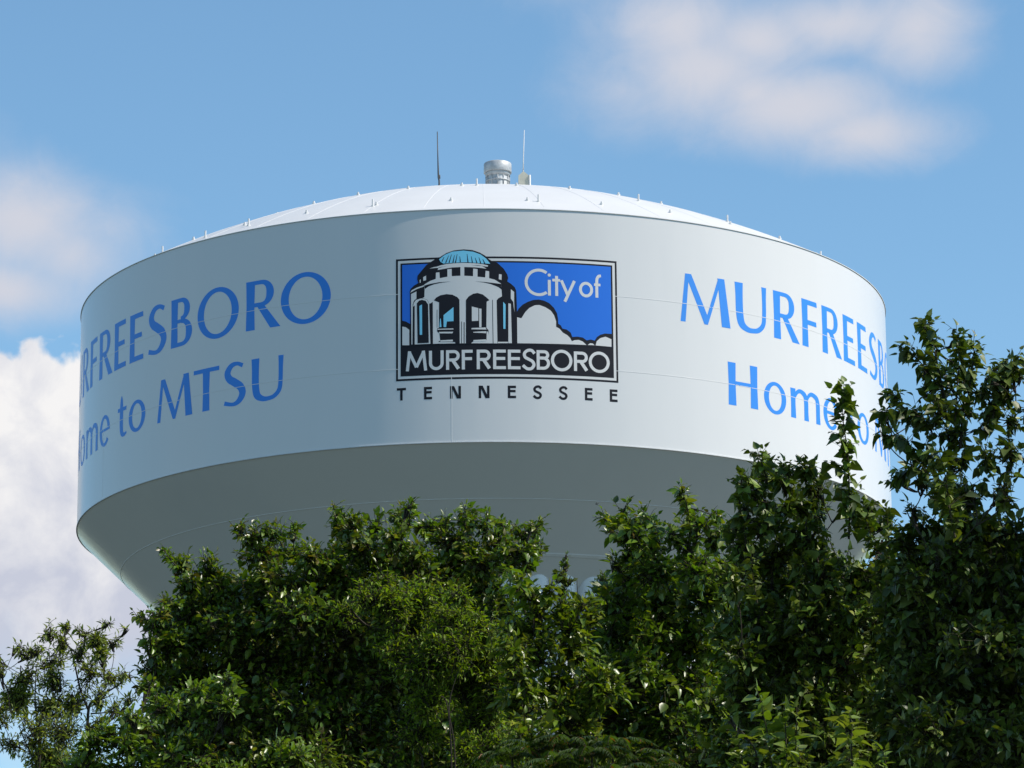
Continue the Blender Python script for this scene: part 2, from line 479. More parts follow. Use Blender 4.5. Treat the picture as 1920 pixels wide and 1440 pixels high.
# flared humanist capitals: cap height 1; each entry: strokes, advance box width
TK, TN = 0.19, 0.105
def g_M():
    return [[[(0.02, 0), (0.135, 0), (0.235, 1), (0.145, 1)]], [[(0.145, 1), (0.285, 1), (0.66, 0.17), (0.575, 0)]],
            [[(0.575, 0), (0.66, 0.0), (1.02, 1.0), (0.935, 1.0)]], [[(0.915, 1.0), (1.085, 1.0), (1.215, 0.0), (1.0, 0.0)]]], 1.21
def g_U():
    p = smooth_path([(0.098, 1.0, .215), (0.10, 0.72, .19), (0.105, 0.38, .19), (0.15, 0.13, .18), (0.29, 0.02, .125), (0.44, 0.005, .10), (0.60, 0.05, .105), (0.725, 0.20, .11), (0.755, 0.45, .11), (0.76, 0.75, .112), (0.762, 1.0, .135)], 6)
    return [ribbon([(x*1.02, y+0.035*(1-min(1, y*3)), w) for x, y, w in p])], 0.845
def bowl(x0, yt, yb, rx, t0, t1):
    cy, ry = (yt+yb)/2, (yt-yb)/2
    o = []
    n = 22
    for i in range(n+1):
        a = R_(90-180*i/n)
        w = t0 + (t1-t0)*abs(math.cos(a))**1.5
        o.append((x0+(rx-w/2)*abs(math.cos(a))**0.85*(1 if math.cos(a) > 0 else 1), cy+(ry-w/2)*math.sin(a), w))
    return ribbon(o)
def g_R():
    return [stem(0.02, 0.205, 0, 1), [[(0.19, 0.915), (0.19, 1.0), (0.36, 1.0), (0.36, 0.915)]], bowl(0.355, 1.0, 0.46, 0.295, 0.085, 0.17),
            [[(0.19, 0.46), (0.19, 0.545), (0.36, 0.545), (0.36, 0.46)]], [[(0.25, 0.50), (0.42, 0.50), (0.80, 0.0), (0.57, 0.0)]]], 0.77
def g_F():
    return [stem(0.02, 0.205, 0, 1), arm(0.19, 0.55, 0.895, 1.0, 0.0), arm(0.19, 0.52, 0.475, 0.575, 0.0)], 0.555
def g_E():
    return [stem(0.02, 0.205, 0, 1), arm(0.19, 0.54, 0.895, 1.0, 0.0), arm(0.19, 0.50, 0.475, 0.575, 0.0), arm(0.19, 0.565, 0.0, 0.105, 0.0)], 0.565
def g_S():
    p = smooth_path([(0.575, 0.90, .10), (0.42, 0.965, .09), (0.25, 0.93, .13), (0.145, 0.78, .175), (0.20, 0.635, .18), (0.36, 0.53, .185), (0.52, 0.41, .185), (0.575, 0.255, .18), (0.48, 0.095, .14), (0.31, 0.03, .09), (0.06, 0.085, .10)], 6)
    return [ribbon(p)], 0.66
def g_B():
    return [stem(0.02, 0.205, 0, 1), [[(0.19, 0.915), (0.19, 1.0), (0.31, 1.0), (0.31, 0.915)]], bowl(0.305, 1.0, 0.53, 0.265, 0.085, 0.165),
            [[(0.19, 0.485), (0.19, 0.56), (0.33, 0.56), (0.33, 0.485)]], bowl(0.325, 0.56, 0.0, 0.315, 0.085, 0.18),
            [[(0.19, 0.0), (0.19, 0.085), (0.33, 0.085), (0.33, 0.0)]]], 0.64
def g_O():
    return [ellipse_ring(0.55, 0.5, 0.55, 0.525, 0.18, 0.095)], 1.10
def g_H():
    return [stem(0.02, 0.22, 0, 1), stem(0.665, 0.865, 0, 1), [[(0.20, 0.475), (0.69, 0.475), (0.69, 0.57), (0.20, 0.57)]]], 0.885
def g_T():
    return [stem(0.305, 0.50, 0, 0.93), [[(0.0, 0.90), (0.80, 0.90), (0.80, 1.0), (0.0, 1.0)]]], 0.80
def g_o():
    return [ellipse_ring(0.36, 0.355, 0.36, 0.38, 0.155, 0.085)], 0.72
def arch(x0, x1, w):
    p = smooth_path([(x0+0.06, 0.50, .07), (x0+0.13, 0.61, .09), (x0+0.25, 0.665, .10), (x1-0.09, 0.60, w*0.9), (x1-0.04, 0.45, w), (x1-0.04, 0.2, w), (x1-0.035, 0.0, w*1.1)], 6)
    return ribbon(p)
def g_m():
    return [stem(0.01, 0.165, 0, 0.70), arch(0.09, 0.595, 0.155), arch(0.53, 1.05, 0.155)], 1.06
def g_e():
    o = []
    n = 40
    for i in range(n+1):
        a = R_(0 + 318*i/n)
        w = 0.085 + 0.075*abs(math.cos(a))**1.5 * (1.0 if a > R_(90) and a < R_(270) else 0.8)
        o.append((0.335+(0.335-w/2)*math.cos(a), 0.355+(0.38-w/2)*math.sin(a), w))
    return [ribbon(o), [[(0.12, 0.34), (0.66, 0.34), (0.655, 0.415), (0.12, 0.415)]]], 0.65
def g_t():
    p = smooth_path([(0.20, 0.98, .02), (0.20, 0.86, .11), (0.20, 0.62, .155), (0.20, 0.25, .155), (0.24, 0.07, .13), (0.345, 0.035, .085), (0.44, 0.07, .06)], 6)
    return [ribbon(p), [[(0.02, 0.61), (0.42, 0.61), (0.43, 0.70), (0.02, 0.70)]]], 0.44
GLYPH = dict(M=g_M, U=g_U, R=g_R, F=g_F, E=g_E, S=g_S, B=g_B, O=g_O, H=g_H, T=g_T, o=g_o, m=g_m, e=g_e, t=g_t)
def set_line(chars, cap, v0):
    out = []
    for ch, u_lo, u_hi in chars:
        strokes, w = GLYPH[ch]()
        sx = (u_hi-u_lo)/w
        for k, st in enumerate(strokes):
            for f in st: out.append(([(u_lo+x*sx, v0+y*cap) for x, y in f], 0.0007*(k % 4)))
    return out
NAME = [('M', 5.507, 7.155), ('U', 7.35, 8.50), ('R', 8.755, 9.80), ('F', 9.955, 10.70), ('R', 10.92, 11.965), ('E', 12.11, 12.87), ('E', 13.08, 13.85),
        ('S', 14.03, 14.945), ('B', 15.14, 16.03), ('O', 16.24, 17.745), ('R', 17.98, 19.07), ('O', 19.12, 20.63)]
HOME = [('H', 7.03, 8.095), ('o', 8.316, 9.19), ('m', 9.38, 10.665), ('e', 10.878, 11.66), ('t', 12.20, 12.78), ('o', 12.905, 13.80), ('M', 14.36, 15.875), ('T', 15.92, 16.88), ('S', 17.0, 17.80), ('U', 18.0, 19.02)]
decal('city_name_lettering', set_line(NAME, 1.365, 3.63), M_TEXT, tower, 0.0, 0.002)
decal('slogan_lettering', set_line(HOME, 1.205, 1.478), M_TEXT, tower, 0.0, 0.002)
decal('city_name_lettering', set_line(NAME, 1.385, 3.585), M_TEXT, tower, -24.83, 0.002)
decal('slogan_lettering', set_line(HOME, 1.205, 1.565), M_TEXT, tower, -24.63, 0.002)

LOGO = {
'cloud_black': [
  [(0.223, 3.539), (0.295, 3.67), (0.404, 3.783), (0.549, 3.867), (0.693, 3.919), (0.837, 3.934), (0.982, 3.908), (1.126, 3.839), (1.251, 3.713), (1.329, 3.568), (1.357, 3.421), (1.359, 3.28), (1.428, 3.238), (1.474, 3.148), (1.59, 3.127), (1.699, 3.047), (1.741, 2.926), (1.881, 2.944), (2.028, 2.926), (2.137, 2.854), (2.249, 2.883), (2.36, 2.859), (2.417, 2.955), (2.511, 3.028), (2.643, 3.074), (2.842, 3.076), (2.836, 2.687), (0.215, 2.634)],
  [(-2.853, 3.403), (-2.737, 3.371), (-2.61, 3.29), (-2.611, 2.688), (-2.854, 2.7)],
],
'cloud_white': [
  [(0.25, 3.429), (0.365, 3.401), (0.474, 3.58), (0.583, 3.694), (0.728, 3.771), (0.854, 3.782), (1.016, 3.724), (1.16, 3.636), (1.249, 3.509), (1.302, 3.345), (1.3, 3.189), (1.39, 3.144), (1.48, 3.037), (1.606, 2.968), (1.679, 2.898), (1.725, 2.807), (1.806, 2.841), (1.916, 2.854), (2.026, 2.815), (2.128, 2.724), (0.251, 2.708)],
  [(2.158, 2.726), (2.229, 2.778), (2.303, 2.775), (2.358, 2.73)],
  [(2.38, 2.727), (2.415, 2.844), (2.51, 2.935), (2.66, 2.986), (2.829, 2.927), (2.826, 2.716)],
  [(-2.835, 3.235), (-2.737, 3.211), (-2.646, 3.133), (-2.647, 2.708), (-2.836, 2.718)],
],
'rotunda_black': [
  [(-2.643, 2.697), (-2.617, 3.425), (-2.624, 4.126), (-2.632, 4.178), (-2.61, 4.27), (-2.519, 4.358), (-2.394, 4.424), (-2.428, 4.529), (-2.417, 4.632), (-2.336, 4.732), (-2.175, 4.921), (-1.954, 5.064), (-1.833, 5.109), (-1.633, 5.233), (-1.433, 5.3), (-1.173, 5.325), (-0.934, 5.3), (-0.735, 5.226), (-0.597, 5.142), (-0.518, 5.059), (-0.419, 4.992), (-0.26, 4.934), (-0.102, 4.78), (-0.007, 4.625), (0.02, 4.522), (-0.005, 4.423), (0.094, 4.358), (0.193, 4.266), (0.232, 4.174), (0.24, 3.988), (0.248, 3.68), (0.249, 2.663)],
],
'rotunda_white': [
  [(-1.814, 4.887), (-1.634, 4.924), (-1.434, 4.941), (-1.175, 4.946), (-0.837, 4.93), (-0.658, 4.902), (-0.515, 4.868), (-0.529, 4.831), (-0.678, 4.848), (-0.559, 4.777), (-0.837, 4.813), (-1.176, 4.832), (-1.475, 4.825), (-1.714, 4.79), (-1.874, 4.765), (-1.854, 4.811), (-1.954, 4.84)],
  [(-2.095, 4.814), (-1.974, 4.851), (-1.834, 4.867), (-1.894, 4.827)],
  [(-2.237, 4.376), (-2.076, 4.468), (-1.925, 4.518), (-1.919, 4.694), (-1.825, 4.701), (-1.815, 4.535), (-1.611, 4.57), (-1.61, 4.777), (-1.495, 4.788), (-1.492, 4.581), (-1.26, 4.588), (-1.259, 4.832), (-1.156, 4.83), (-1.157, 4.586), (-0.922, 4.57), (-0.917, 4.782), (-0.802, 4.767), (-0.803, 4.554), (-0.597, 4.531), (-0.583, 4.717), (-0.49, 4.703), (-0.491, 4.51), (-0.343, 4.469), (-0.174, 4.36), (-0.162, 4.191), (-0.151, 4.005), (-0.247, 3.953), (-0.295, 3.892), (-0.282, 2.701), (-2.005, 2.721), (-2.007, 3.882), (-2.062, 3.849), (-2.098, 3.834), (-2.158, 3.95), (-2.288, 3.996), (-2.234, 4.025), (-2.227, 4.231)],
  [(-0.226, 4.624), (-0.153, 4.614), (-0.16, 4.459), (-0.233, 4.484)],
  [(-2.266, 4.58), (-2.186, 4.622), (-2.186, 4.494), (-2.261, 4.476)],
  [(-2.361, 4.506), (-2.333, 4.525), (-2.333, 4.432), (-2.357, 4.423)],
  [(-2.54, 3.771), (-2.524, 3.874), (-2.459, 3.957), (-2.338, 3.988), (-2.298, 3.991), (-2.162, 3.946), (-2.106, 3.834), (-2.077, 2.724), (-2.498, 2.721), (-2.496, 3.806)],
  [(-2.596, 4.125), (-2.448, 4.192), (-2.449, 3.994), (-2.516, 3.935), (-2.55, 3.844), (-2.562, 2.724), (-2.586, 2.725)],
  [(-2.624, 4.157), (-2.576, 4.233), (-2.438, 4.299), (-2.217, 4.365), (-2.207, 4.333), (-2.438, 4.257), (-2.57, 4.189)],
  [(0.089, 4.203), (0.176, 4.132), (0.174, 3.864), (0.183, 3.566), (0.159, 3.74), (0.15, 3.853), (0.087, 3.945)],
  [(0.02, 3.811), (0.086, 3.801), (0.104, 2.709), (0.011, 2.708)],
  [(-0.272, 2.744), (0.002, 2.745), (0.001, 2.708), (-0.272, 2.707)],
],
'rotunda_line': [
  [(-1.506, 4.433), (-1.756, 4.409), (-1.956, 4.375), (-2.116, 4.319), (-2.217, 4.251), (-2.237, 4.345), (-2.076, 4.386), (-1.836, 4.422)],
  [(-0.869, 4.424), (-0.641, 4.408), (-0.403, 4.38), (-0.175, 4.352), (-0.162, 4.195), (-0.245, 4.263), (-0.443, 4.345), (-0.641, 4.391)],
  [(-1.977, 3.922), (-1.917, 3.996), (-1.797, 4.06), (-1.637, 4.086), (-1.478, 4.065), (-1.349, 3.996), (-1.29, 3.922), (-1.286, 2.7), (-1.404, 2.711), (-1.414, 2.748), (-1.861, 2.765), (-1.811, 2.812), (-1.831, 3.002), (-1.89, 3.055), (-1.89, 3.143), (-1.844, 3.15), (-1.838, 3.861)],
  [(-1.117, 3.908), (-1.041, 4.01), (-0.921, 4.081), (-0.802, 4.1), (-0.663, 4.057), (-0.565, 3.974), (-0.486, 3.898), (-0.561, 3.857), (-0.574, 3.138), (-0.515, 3.059), (-0.508, 2.926), (-0.523, 3.029), (-0.567, 3.029), (-0.572, 2.789), (-0.929, 2.755), (-0.988, 2.705), (-1.123, 2.697)],
  [(-2.439, 3.859), (-2.379, 3.932), (-2.298, 3.951), (-2.198, 3.916), (-2.134, 3.815), (-2.117, 2.75), (-2.421, 2.748)],
  [(-1.243, 3.314), (-1.227, 3.314), (-1.23, 2.715), (-1.246, 2.716)],
  [(-1.178, 3.293), (-1.156, 3.292), (-1.159, 2.714), (-1.18, 2.714)],
  [(-0.414, 3.912), (-0.398, 3.902), (-0.387, 2.7), (-0.405, 2.701)],
  [(-1.898, 3.661), (-1.884, 3.661), (-1.886, 3.168), (-1.898, 3.168)],
  [(-1.544, 4.876), (-1.734, 4.849), (-1.914, 4.805), (-1.814, 4.843)],
  [(-0.966, 4.88), (-0.797, 4.862), (-0.608, 4.848), (-0.797, 4.874)],
],
'detail_white': [
  [(-1.88, 3.127), (-1.462, 3.128), (-1.452, 3.099), (-1.884, 3.104)],
  [(-1.841, 3.043), (-1.463, 3.036), (-1.483, 2.992), (-1.831, 3.002)],
  [(-1.817, 2.807), (-1.473, 2.817), (-1.474, 2.766), (-1.806, 2.771)],
  [(-0.959, 3.725), (-0.785, 3.677), (-0.787, 3.328), (-0.961, 3.32)],
  [(-0.765, 3.667), (-0.701, 3.66), (-0.705, 3.147), (-0.764, 3.147)],
  [(-0.966, 3.129), (-0.594, 3.142), (-0.57, 3.084), (-0.976, 3.094)],
  [(-0.927, 3.022), (-0.579, 3.039), (-0.579, 2.982), (-0.923, 3.001)],
  [(-0.919, 2.796), (-0.58, 2.81), (-0.58, 2.756), (-0.925, 2.755)],
],
'light_blue': [
  [(-1.833, 5.063), (-1.673, 5.186), (-1.473, 5.266), (-1.173, 5.29), (-0.914, 5.252), (-0.716, 5.174), (-0.567, 5.059), (-0.459, 4.913), (-0.678, 4.923), (-1.036, 4.958), (-1.175, 4.963), (-1.474, 4.953), (-1.714, 4.939), (-1.794, 4.989)],
  [(-1.719, 3.501), (-1.45, 3.72), (-1.451, 3.329), (-1.63, 3.324), (-1.651, 3.171), (-1.717, 3.172)],
  [(-1.83, 3.176), (-1.815, 3.391), (-1.795, 3.421), (-1.776, 3.174)],
  [(-0.119, 3.851), (-0.056, 3.779), (-0.065, 3.101), (-0.119, 3.101)],
  [(-2.369, 3.784), (-2.298, 3.822), (-2.296, 2.979), (-2.361, 2.981)],
],
'dome_ribs': [
  [(-1.754, 4.998), (-1.697, 5.121)],
  [(-1.654, 4.958), (-1.573, 5.159)],
  [(-1.564, 4.955), (-1.497, 5.188)],
  [(-1.458, 4.959), (-1.417, 5.165)],
  [(-1.39, 4.957), (-1.343, 5.194)],
  [(-1.259, 4.968), (-1.274, 5.13)],
  [(-1.055, 4.96), (-1.078, 5.193)],
  [(-0.936, 4.948), (-0.965, 5.125)],
  [(-0.813, 4.93), (-0.86, 5.082)],
  [(-0.713, 4.925), (-0.76, 5.091)],
  [(-0.602, 4.918), (-0.657, 5.039)],
],
}

UC = 0.65
def rect(u0, u1, v0, v1): return [(u0, v0), (u1, v0), (u1, v1), (u0, v1)]
def flat(key, h=0.0): return [(s, h) for s in LOGO[key]]
emblem = decal('city_emblem', [(rect(-3.01, 3.01, 1.73, 5.12), 0), (rect(-2.885, 2.885, 1.855, 4.995), 0.0032)], M_BLACK, tower, UC, 0.002)
decal('emblem_border', [(rect(-2.955, 2.955, 1.785, 5.065), 0)], M_WHITE, emblem, UC, 0.0036)
decal('emblem_sky', [(rect(-2.838, 2.838, 2.70, 4.95), 0)], M_ROYAL, emblem, UC, 0.0068)
decal('emblem_clouds', flat('cloud_black') + flat('rotunda_black', 0.0014), M_BLACK, emblem, UC, 0.0082)
decal('emblem_shapes', flat('cloud_white') + flat('rotunda_white', 0.0014), M_WHITE, emblem, UC, 0.0100)
ribs = []
for a, b in LOGO['dome_ribs']: ribs += [(f, 0.0030) for f in bar(a[0], a[1], b[0], b[1], 0.028, 0.010)]
decal('emblem_outlines', flat('rotunda_line') + ribs, M_BLACK, emblem, UC, 0.0128)
decal('emblem_highlights', flat('detail_white'), M_WHITE, emblem, UC, 0.0142)
decal('emblem_glazing', flat('light_blue'), M_LIGHT, emblem, UC, 0.0142)

# even-stroke geometric letters of the emblem
def mono(ch, x0, x1, y0, y1, t):
    w, h = x1-x0, y1-y0
    def P(x, y): return (x0+x*w, y0+y*h)
    def B(a, b, tt=t): return bar(*P(*a), *P(*b), tt)
    def vx(x): return [rect(x, x+t, y0, y1)]
    def hz(y, xa, xb): return [rect(x0+xa*w, x0+xb*w, y-t/2, y+t/2)]
    if ch == 'M': return [B((0.06, 0), (0.17, 1)), B((0.15, 0.97), (0.5, 0.18)), B((0.5, 0.18), (0.85, 0.97)), B((0.83, 1), (0.94, 0))]
    if ch == 'U':
        p = [(x0+t/2, y1, t), (x0+t/2, y0+w*0.5, t)] + [(x0+w/2-(w-t)/2*math.cos(R_(a)), y0+w/2-(w-t)/2*math.sin(R_(a)), t) for a in range(10, 180, 10)] + [(x1-t/2, y0+w*0.5, t), (x1-t/2, y1, t)]
        return [ribbon(p)]
    def half(cx, cy_, rx, ry): return ellipse_ring(cx, cy_, rx, ry, t, t, 20, -90, 90)
    if ch == 'R':
        ry = h*0.29
        cx = x0+w-ry*0.98
        return [vx(x0), half(cx, y1-ry, ry*0.98, ry), [rect(x0+t, cx, y1-t, y1)], [rect(x0+t, cx, y1-2*ry, y1-2*ry+t)], bar(x0+w*0.48, y1-2*ry+t*0.5, x1-t*0.4, y0+t*0.25, t*1.1)]
    if ch == 'F': return [vx(x0), [rect(x0+t, x1, y1-t, y1)], [rect(x0+t, x1-w*0.06, y0+h*0.47, y0+h*0.47+t)]]
    if ch == 'E': return [vx(x0), [rect(x0+t, x1, y1-t, y1)], [rect(x0+t, x1-w*0.05, y0+h*0.47, y0+h*0.47+t)], [rect(x0+t, x1, y0, y0+t)]]
    if ch == 'S':
        p = smooth_path([(*P(.93, .80), t), (*P(.72, .95), t), (*P(.42, .94), t), (*P(.20, .80), t), (*P(.25, .62), t), (*P(.5, .52), t), (*P(.78, .41), t), (*P(.88, .24), t), (*P(.70, .07), t), (*P(.38, .06), t), (*P(.08, .22), t)], 5)
        return [ribbon(p)]
    if ch == 'B':
        ra, rb = h*0.24, h*0.5-h*0.24+t*0.5
        rb = (h-2*ra+t)/2
        ca, cb = x0+w-ra*1.15, x0+w-rb
        return [vx(x0), half(ca, y1-ra, ra, ra), [rect(x0+t, ca, y1-t, y1)], [rect(x0+t, min(ca, cb), y1-2*ra, y1-2*ra+t)], half(cb, y0+rb, rb, rb), [rect(x0+t, cb, y0, y0+t)]]
    if ch in 'Oo': return [ellipse_ring((x0+x1)/2, (y0+y1)/2, w/2, h/2, t, t)]
    if ch == 'C': return [ellipse_ring(x0+h*0.5, (y0+y1)/2, h/2, h/2, t, t, 48, 52, 308)]
    if ch == 'i': return [[rect((x0+x1)/2-t/2, (x0+x1)/2+t/2, y0, y1)], ellipse_ring((x0+x1)/2, y1+0.135, t*0.55, t*0.55, t*0.54, t*0.54, 16)]
    if ch == 't': return [[rect(x0+w*0.36, x0+w*0.36+t, y0, y1)], [rect(x0, x1, y0+h*0.72, y0+h*0.72+t*0.9)]]
    if ch == 'y': return [B((0.04, 1), (0.5, 0.28)), B((0.97, 1), (0.27, 0))]
    if ch == 'f':
        p = smooth_path([(x1, y1-t*0.4, t*0.9), (x0+w*0.68, y1-t*0.55, t), (x0+w*0.42, y0+h*0.80, t), (x0+w*0.38, y0+h*0.5, t), (x0+w*0.38, y0, t)], 6)
        return [ribbon(p), [rect(x0, x1-w*0.1, y0+h*0.50, y0+h*0.50+t*0.9)]]
    if ch == 'T': return [[rect((x0+x1)/2-t/2, (x0+x1)/2+t/2, y0, y1-t)], [rect(x0, x1, y1-t, y1)]]
    if ch == 'N': return [vx(x0), [rect(x1-t, x1, y0, y1)], [[(x0+t*0.4, y1), (x0+t*1.6, y1), (x1-t*0.4, y0), (x1-t*1.6, y0)]]]
def run(chars, t):
    out = []
    for ch, x0, x1, y0, y1 in chars:
        for k, st in enumerate(mono(ch, x0, x1, y0, y1, t)):
            for f in st: out.append((f, 0.0005*k))
    return out
b0, b1 = 1.99, 2.53
BAND = [('M', -2.735, -2.17, b0, b1+.01), ('U', -2.116, -1.72, b0, b1), ('R', -1.657, -1.29, b0, b1), ('F', -1.236, -0.945, b0, b1), ('R', -0.837, -0.465, b0, b1), ('E', -0.40, -0.06, b0, b1),
        ('E', -0.007, 0.33, b0, b1), ('S', 0.365, 0.735, b0-.01, b1+.015), ('B', 0.765, 1.125, b0, b1), ('O', 1.150, 1.735, b0-.025, b1+.03), ('R', 1.777, 2.16, b0, b1), ('O', 2.185, 2.77, b0-.02, b1+.03)]
CITY = [('C', 0.462, 1.04, 4.03, 4.795), ('i', 1.085, 1.175, 4.055, 4.49), ('t', 1.212, 1.425, 4.05, 4.608), ('y', 1.445, 1.83, 3.90, 4.49), ('o', 1.942, 2.333, 4.05, 4.483), ('f', 2.363, 2.56, 4.06, 4.705)]
decal('emblem_lettering', run(BAND, 0.083) + run(CITY, 0.080), M_WHITE, emblem, UC, 0.0084)
s0, s1 = 1.196, 1.540
STATE = [('T', -2.99, -2.74, s0, s1), ('E', -2.252, -2.035, s0, s1), ('N', -1.555, -1.262, s0, s1), ('N', -0.79, -0.50, s0, s1), ('E', -0.015, 0.205, s0, s1),
         ('S', 0.655, 0.895, s0, s1), ('S', 1.35, 1.59, s0, s1), ('E', 2.068, 2.28, s0, s1), ('E', 2.76, 2.98, s0, s1)]
decal('state_lettering', run(STATE, 0.068), M_BLACK, tower, UC, 0.002)

# ------------------------------------------------------------------ trees and shrubs
def leaf_material(name, trans=0.28, rough=0.34, spec=0.5):
    m = bpy.data.materials.new(name); m.use_nodes = True
    t = m.node_tree; q = G(t); b = t.nodes['Principled BSDF']
    at_ = q.n('ShaderNodeAttribute', attribute_name='tint')
    tcn = q.n('ShaderNodeTexCoord')
    nz = q.noise(tcn.outputs['Object'], 30.0, 3, 0.6)
    hs = q.n('ShaderNodeHueSaturation'); hs.inputs['Saturation'].default_value = 1.0
    q.put(hs.inputs['Value'], q.step(nz, 0.25, 0.75, 0.82, 1.15)); q.put(hs.inputs['Color'], at_.outputs['Color'])
    q.put(b.inputs['Base Color'], hs.outputs[0])
    b.inputs['Roughness'].default_value = rough
    b.inputs['Specular IOR Level'].default_value = spec
    tr = q.n('ShaderNodeBsdfTranslucent')
    vm = q.n('ShaderNodeVectorMath', operation='MULTIPLY'); q.put(vm.inputs[0], hs.outputs[0]); vm.inputs[1].default_value = (1.7, 1.75, 0.35)
    q.put(tr.inputs['Color'], vm.outputs[0])
    mxs = q.n('ShaderNodeMixShader'); mxs.inputs[0].default_value = trans
    t.links.new(b.outputs[0], mxs.inputs[1]); t.links.new(tr.outputs[0], mxs.inputs[2])
    t.links.new(mxs.outputs[0], t.nodes['Material Output'].inputs[0])
    return m
M_LEAF = leaf_material('broad_leaf')
M_DULL = leaf_material('matt_leaf', 0.14, 0.45, 0.4)
M_FINE = leaf_material('fine_leaf', 0.34, 0.5, 0.25)
M_BARK = paint('grey_bark', (0.055, 0.046, 0.035), 0.9, 0.2, 0.5, 25, 0.0, 0.004)
M_TWIG = paint('twig_bark', (0.055, 0.05, 0.028), 0.85, 0.2, 0.4, 40)

# outline of half a leaf: (width, length); the blade is folded on the midrib and droops to its tip
OUT = {'ovate': [(.30, .12), (.46, .34), (.34, .66)], 'heart': [(.42, .06), (.52, .30), (.30, .66)], 'lance': [(.22, .15), (.40, .42), (.24, .75)]}
def leaf_template(kind):
    o = OUT[kind]
    v = [(0, 0)] + [(-x, y) for x, y in o] + [(0, 1.0)] + [(x, y) for x, y in reversed(o)] + [(0, o[0][1]), (0, o[1][1]), (0, o[2][1])]
    # 0 base, 1..3 left, 4 tip, 5..7 right (top to bottom), 8..10 midrib
    f = [(0, 8, 1), (1, 8, 9, 2), (2, 9, 10, 3), (3, 10, 4), (0, 7, 8), (7, 6, 9, 8), (6, 5, 10, 9), (5, 4, 10)]
    return np.array(v, float), f

def xprod(a, b):
    o = np.empty(np.broadcast_shapes(a.shape, b.shape))
    o[..., 0] = a[..., 1]*b[..., 2]-a[..., 2]*b[..., 1]
    o[..., 1] = a[..., 2]*b[..., 0]-a[..., 0]*b[..., 2]
    o[..., 2] = a[..., 0]*b[..., 1]-a[..., 1]*b[..., 0]
    return o
def unit(a): return a/np.maximum(np.linalg.norm(a, axis=-1, keepdims=True), 1e-9)

def leaf_mesh(name, base, l, n, size, width, tint, kind, mat, parent, rng, droop=0.16, fold=0.22):
    tv, tf = leaf_template(kind)
    N = len(base)
    l = unit(l); n = unit(n - (n*l).sum(1, keepdims=True)*l); s = xprod(n, l)
    x, y = tv[:, 0], tv[:, 1]
    dr = droop*(0.4+1.3*rng.random(N)); fo = fold*(0.3+1.3*rng.random(N))
    z = -dr[:, None]*(y**2)[None] + fo[:, None]*np.abs(x)[None]*1.2
    cu = 0.12*rng.standard_normal(N)                               # sideways curl
    xx = x[None]*width[:, None] + cu[:, None]*(y**2)[None]
    P = base[:, None] + size[:, None, None]*(s[:, None]*xx[:, :, None] + l[:, None]*y[None, :, None] + n[:, None]*(z*1.0)[:, :, None])
    nv = len(tv)
    co = P.reshape(-1, 3)
    loops, starts, totals = [], [], []
    flat_t = np.concatenate([np.array(f) for f in tf]); lens = np.array([len(f) for f in tf])
    li = (flat_t[None] + (np.arange(N)*nv)[:, None]).reshape(-1)
    lt = np.tile(lens, N); ls = np.concatenate([[0], np.cumsum(lt)[:-1]])
    me = bpy.data.meshes.new(name)
    me.vertices.add(len(co)); me.vertices.foreach_set('co', co.astype(np.float32).ravel())
    me.loops.add(len(li)); me.loops.foreach_set('vertex_index', li.astype(np.int32))
    me.polygons.add(len(ls)); me.polygons.foreach_set('loop_start', ls.astype(np.int32)); me.polygons.foreach_set('loop_total', lt.astype(np.int32))
    me.polygons.foreach_set('use_smooth', np.ones(len(ls), bool))
    at_ = me.attributes.new('tint', 'FLOAT_COLOR', 'POINT')
    c = np.concatenate([tint, np.ones((N, 1))], 1)
    at_.data.foreach_set('color', np.repeat(c, nv, 0).astype(np.float32).ravel())
    me.update(calc_edges=True)
    me.materials.append(mat)
    return link(bpy.data.objects.new(name, me), parent)

class Wood:
    """collects tapered limbs and twigs of one plant into one mesh"""
    def __init__(s): s.v, s.f, s.n = [], [], 0
    def limb(s, P, r, k=6):
        P = np.asarray(P, float)
        T = unit(np.gradient(P, axis=0))
        ref = np.array([0.3, 0.9, 0.1]) if abs(T[0][2]) > 0.6 else np.array([0.05, 0.1, 1.0])
        a = unit(xprod(T, ref)); b = xprod(T, a)
        th = 2*np.pi*np.arange(k)/k
        V = P[:, None] + r[:, None, None]*(np.cos(th)[None, :, None]*a[:, None] + np.sin(th)[None, :, None]*b[:, None])
        s.v.append(V.reshape(-1, 3))
        m = len(P)
        i, j = np.meshgrid(np.arange(m-1), np.arange(k), indexing='ij')
        j2 = (j+1) % k
        s.f.append(np.stack([i*k+j, i*k+j2, (i+1)*k+j2, (i+1)*k+j], -1).reshape(-1, 4)+s.n)
        s.n += m*k
    def build(s, name, mat, parent):
        V = np.concatenate(s.v); F = np.concatenate(s.f)
        me = bpy.data.meshes.new(name)
        me.vertices.add(len(V)); me.vertices.foreach_set('co', V.astype(np.float32).ravel())
        me.loops.add(F.size); me.loops.foreach_set('vertex_index', F.astype(np.int32).ravel())
        me.polygons.add(len(F)); me.polygons.foreach_set('loop_start', (np.arange(len(F))*4).astype(np.int32)); me.polygons.foreach_set('loop_total', np.full(len(F), 4, np.int32))
        me.polygons.foreach_set('use_smooth', np.ones(len(F), bool))
        me.update(calc_edges=True); me.materials.append(mat)
        return link(bpy.data.objects.new(name, me), parent)

def bez(a, b, c, n):
    t = np.linspace(0, 1, n)[:, None]
    return (1-t)**2*a + 2*t*(1-t)*b + t*t*c

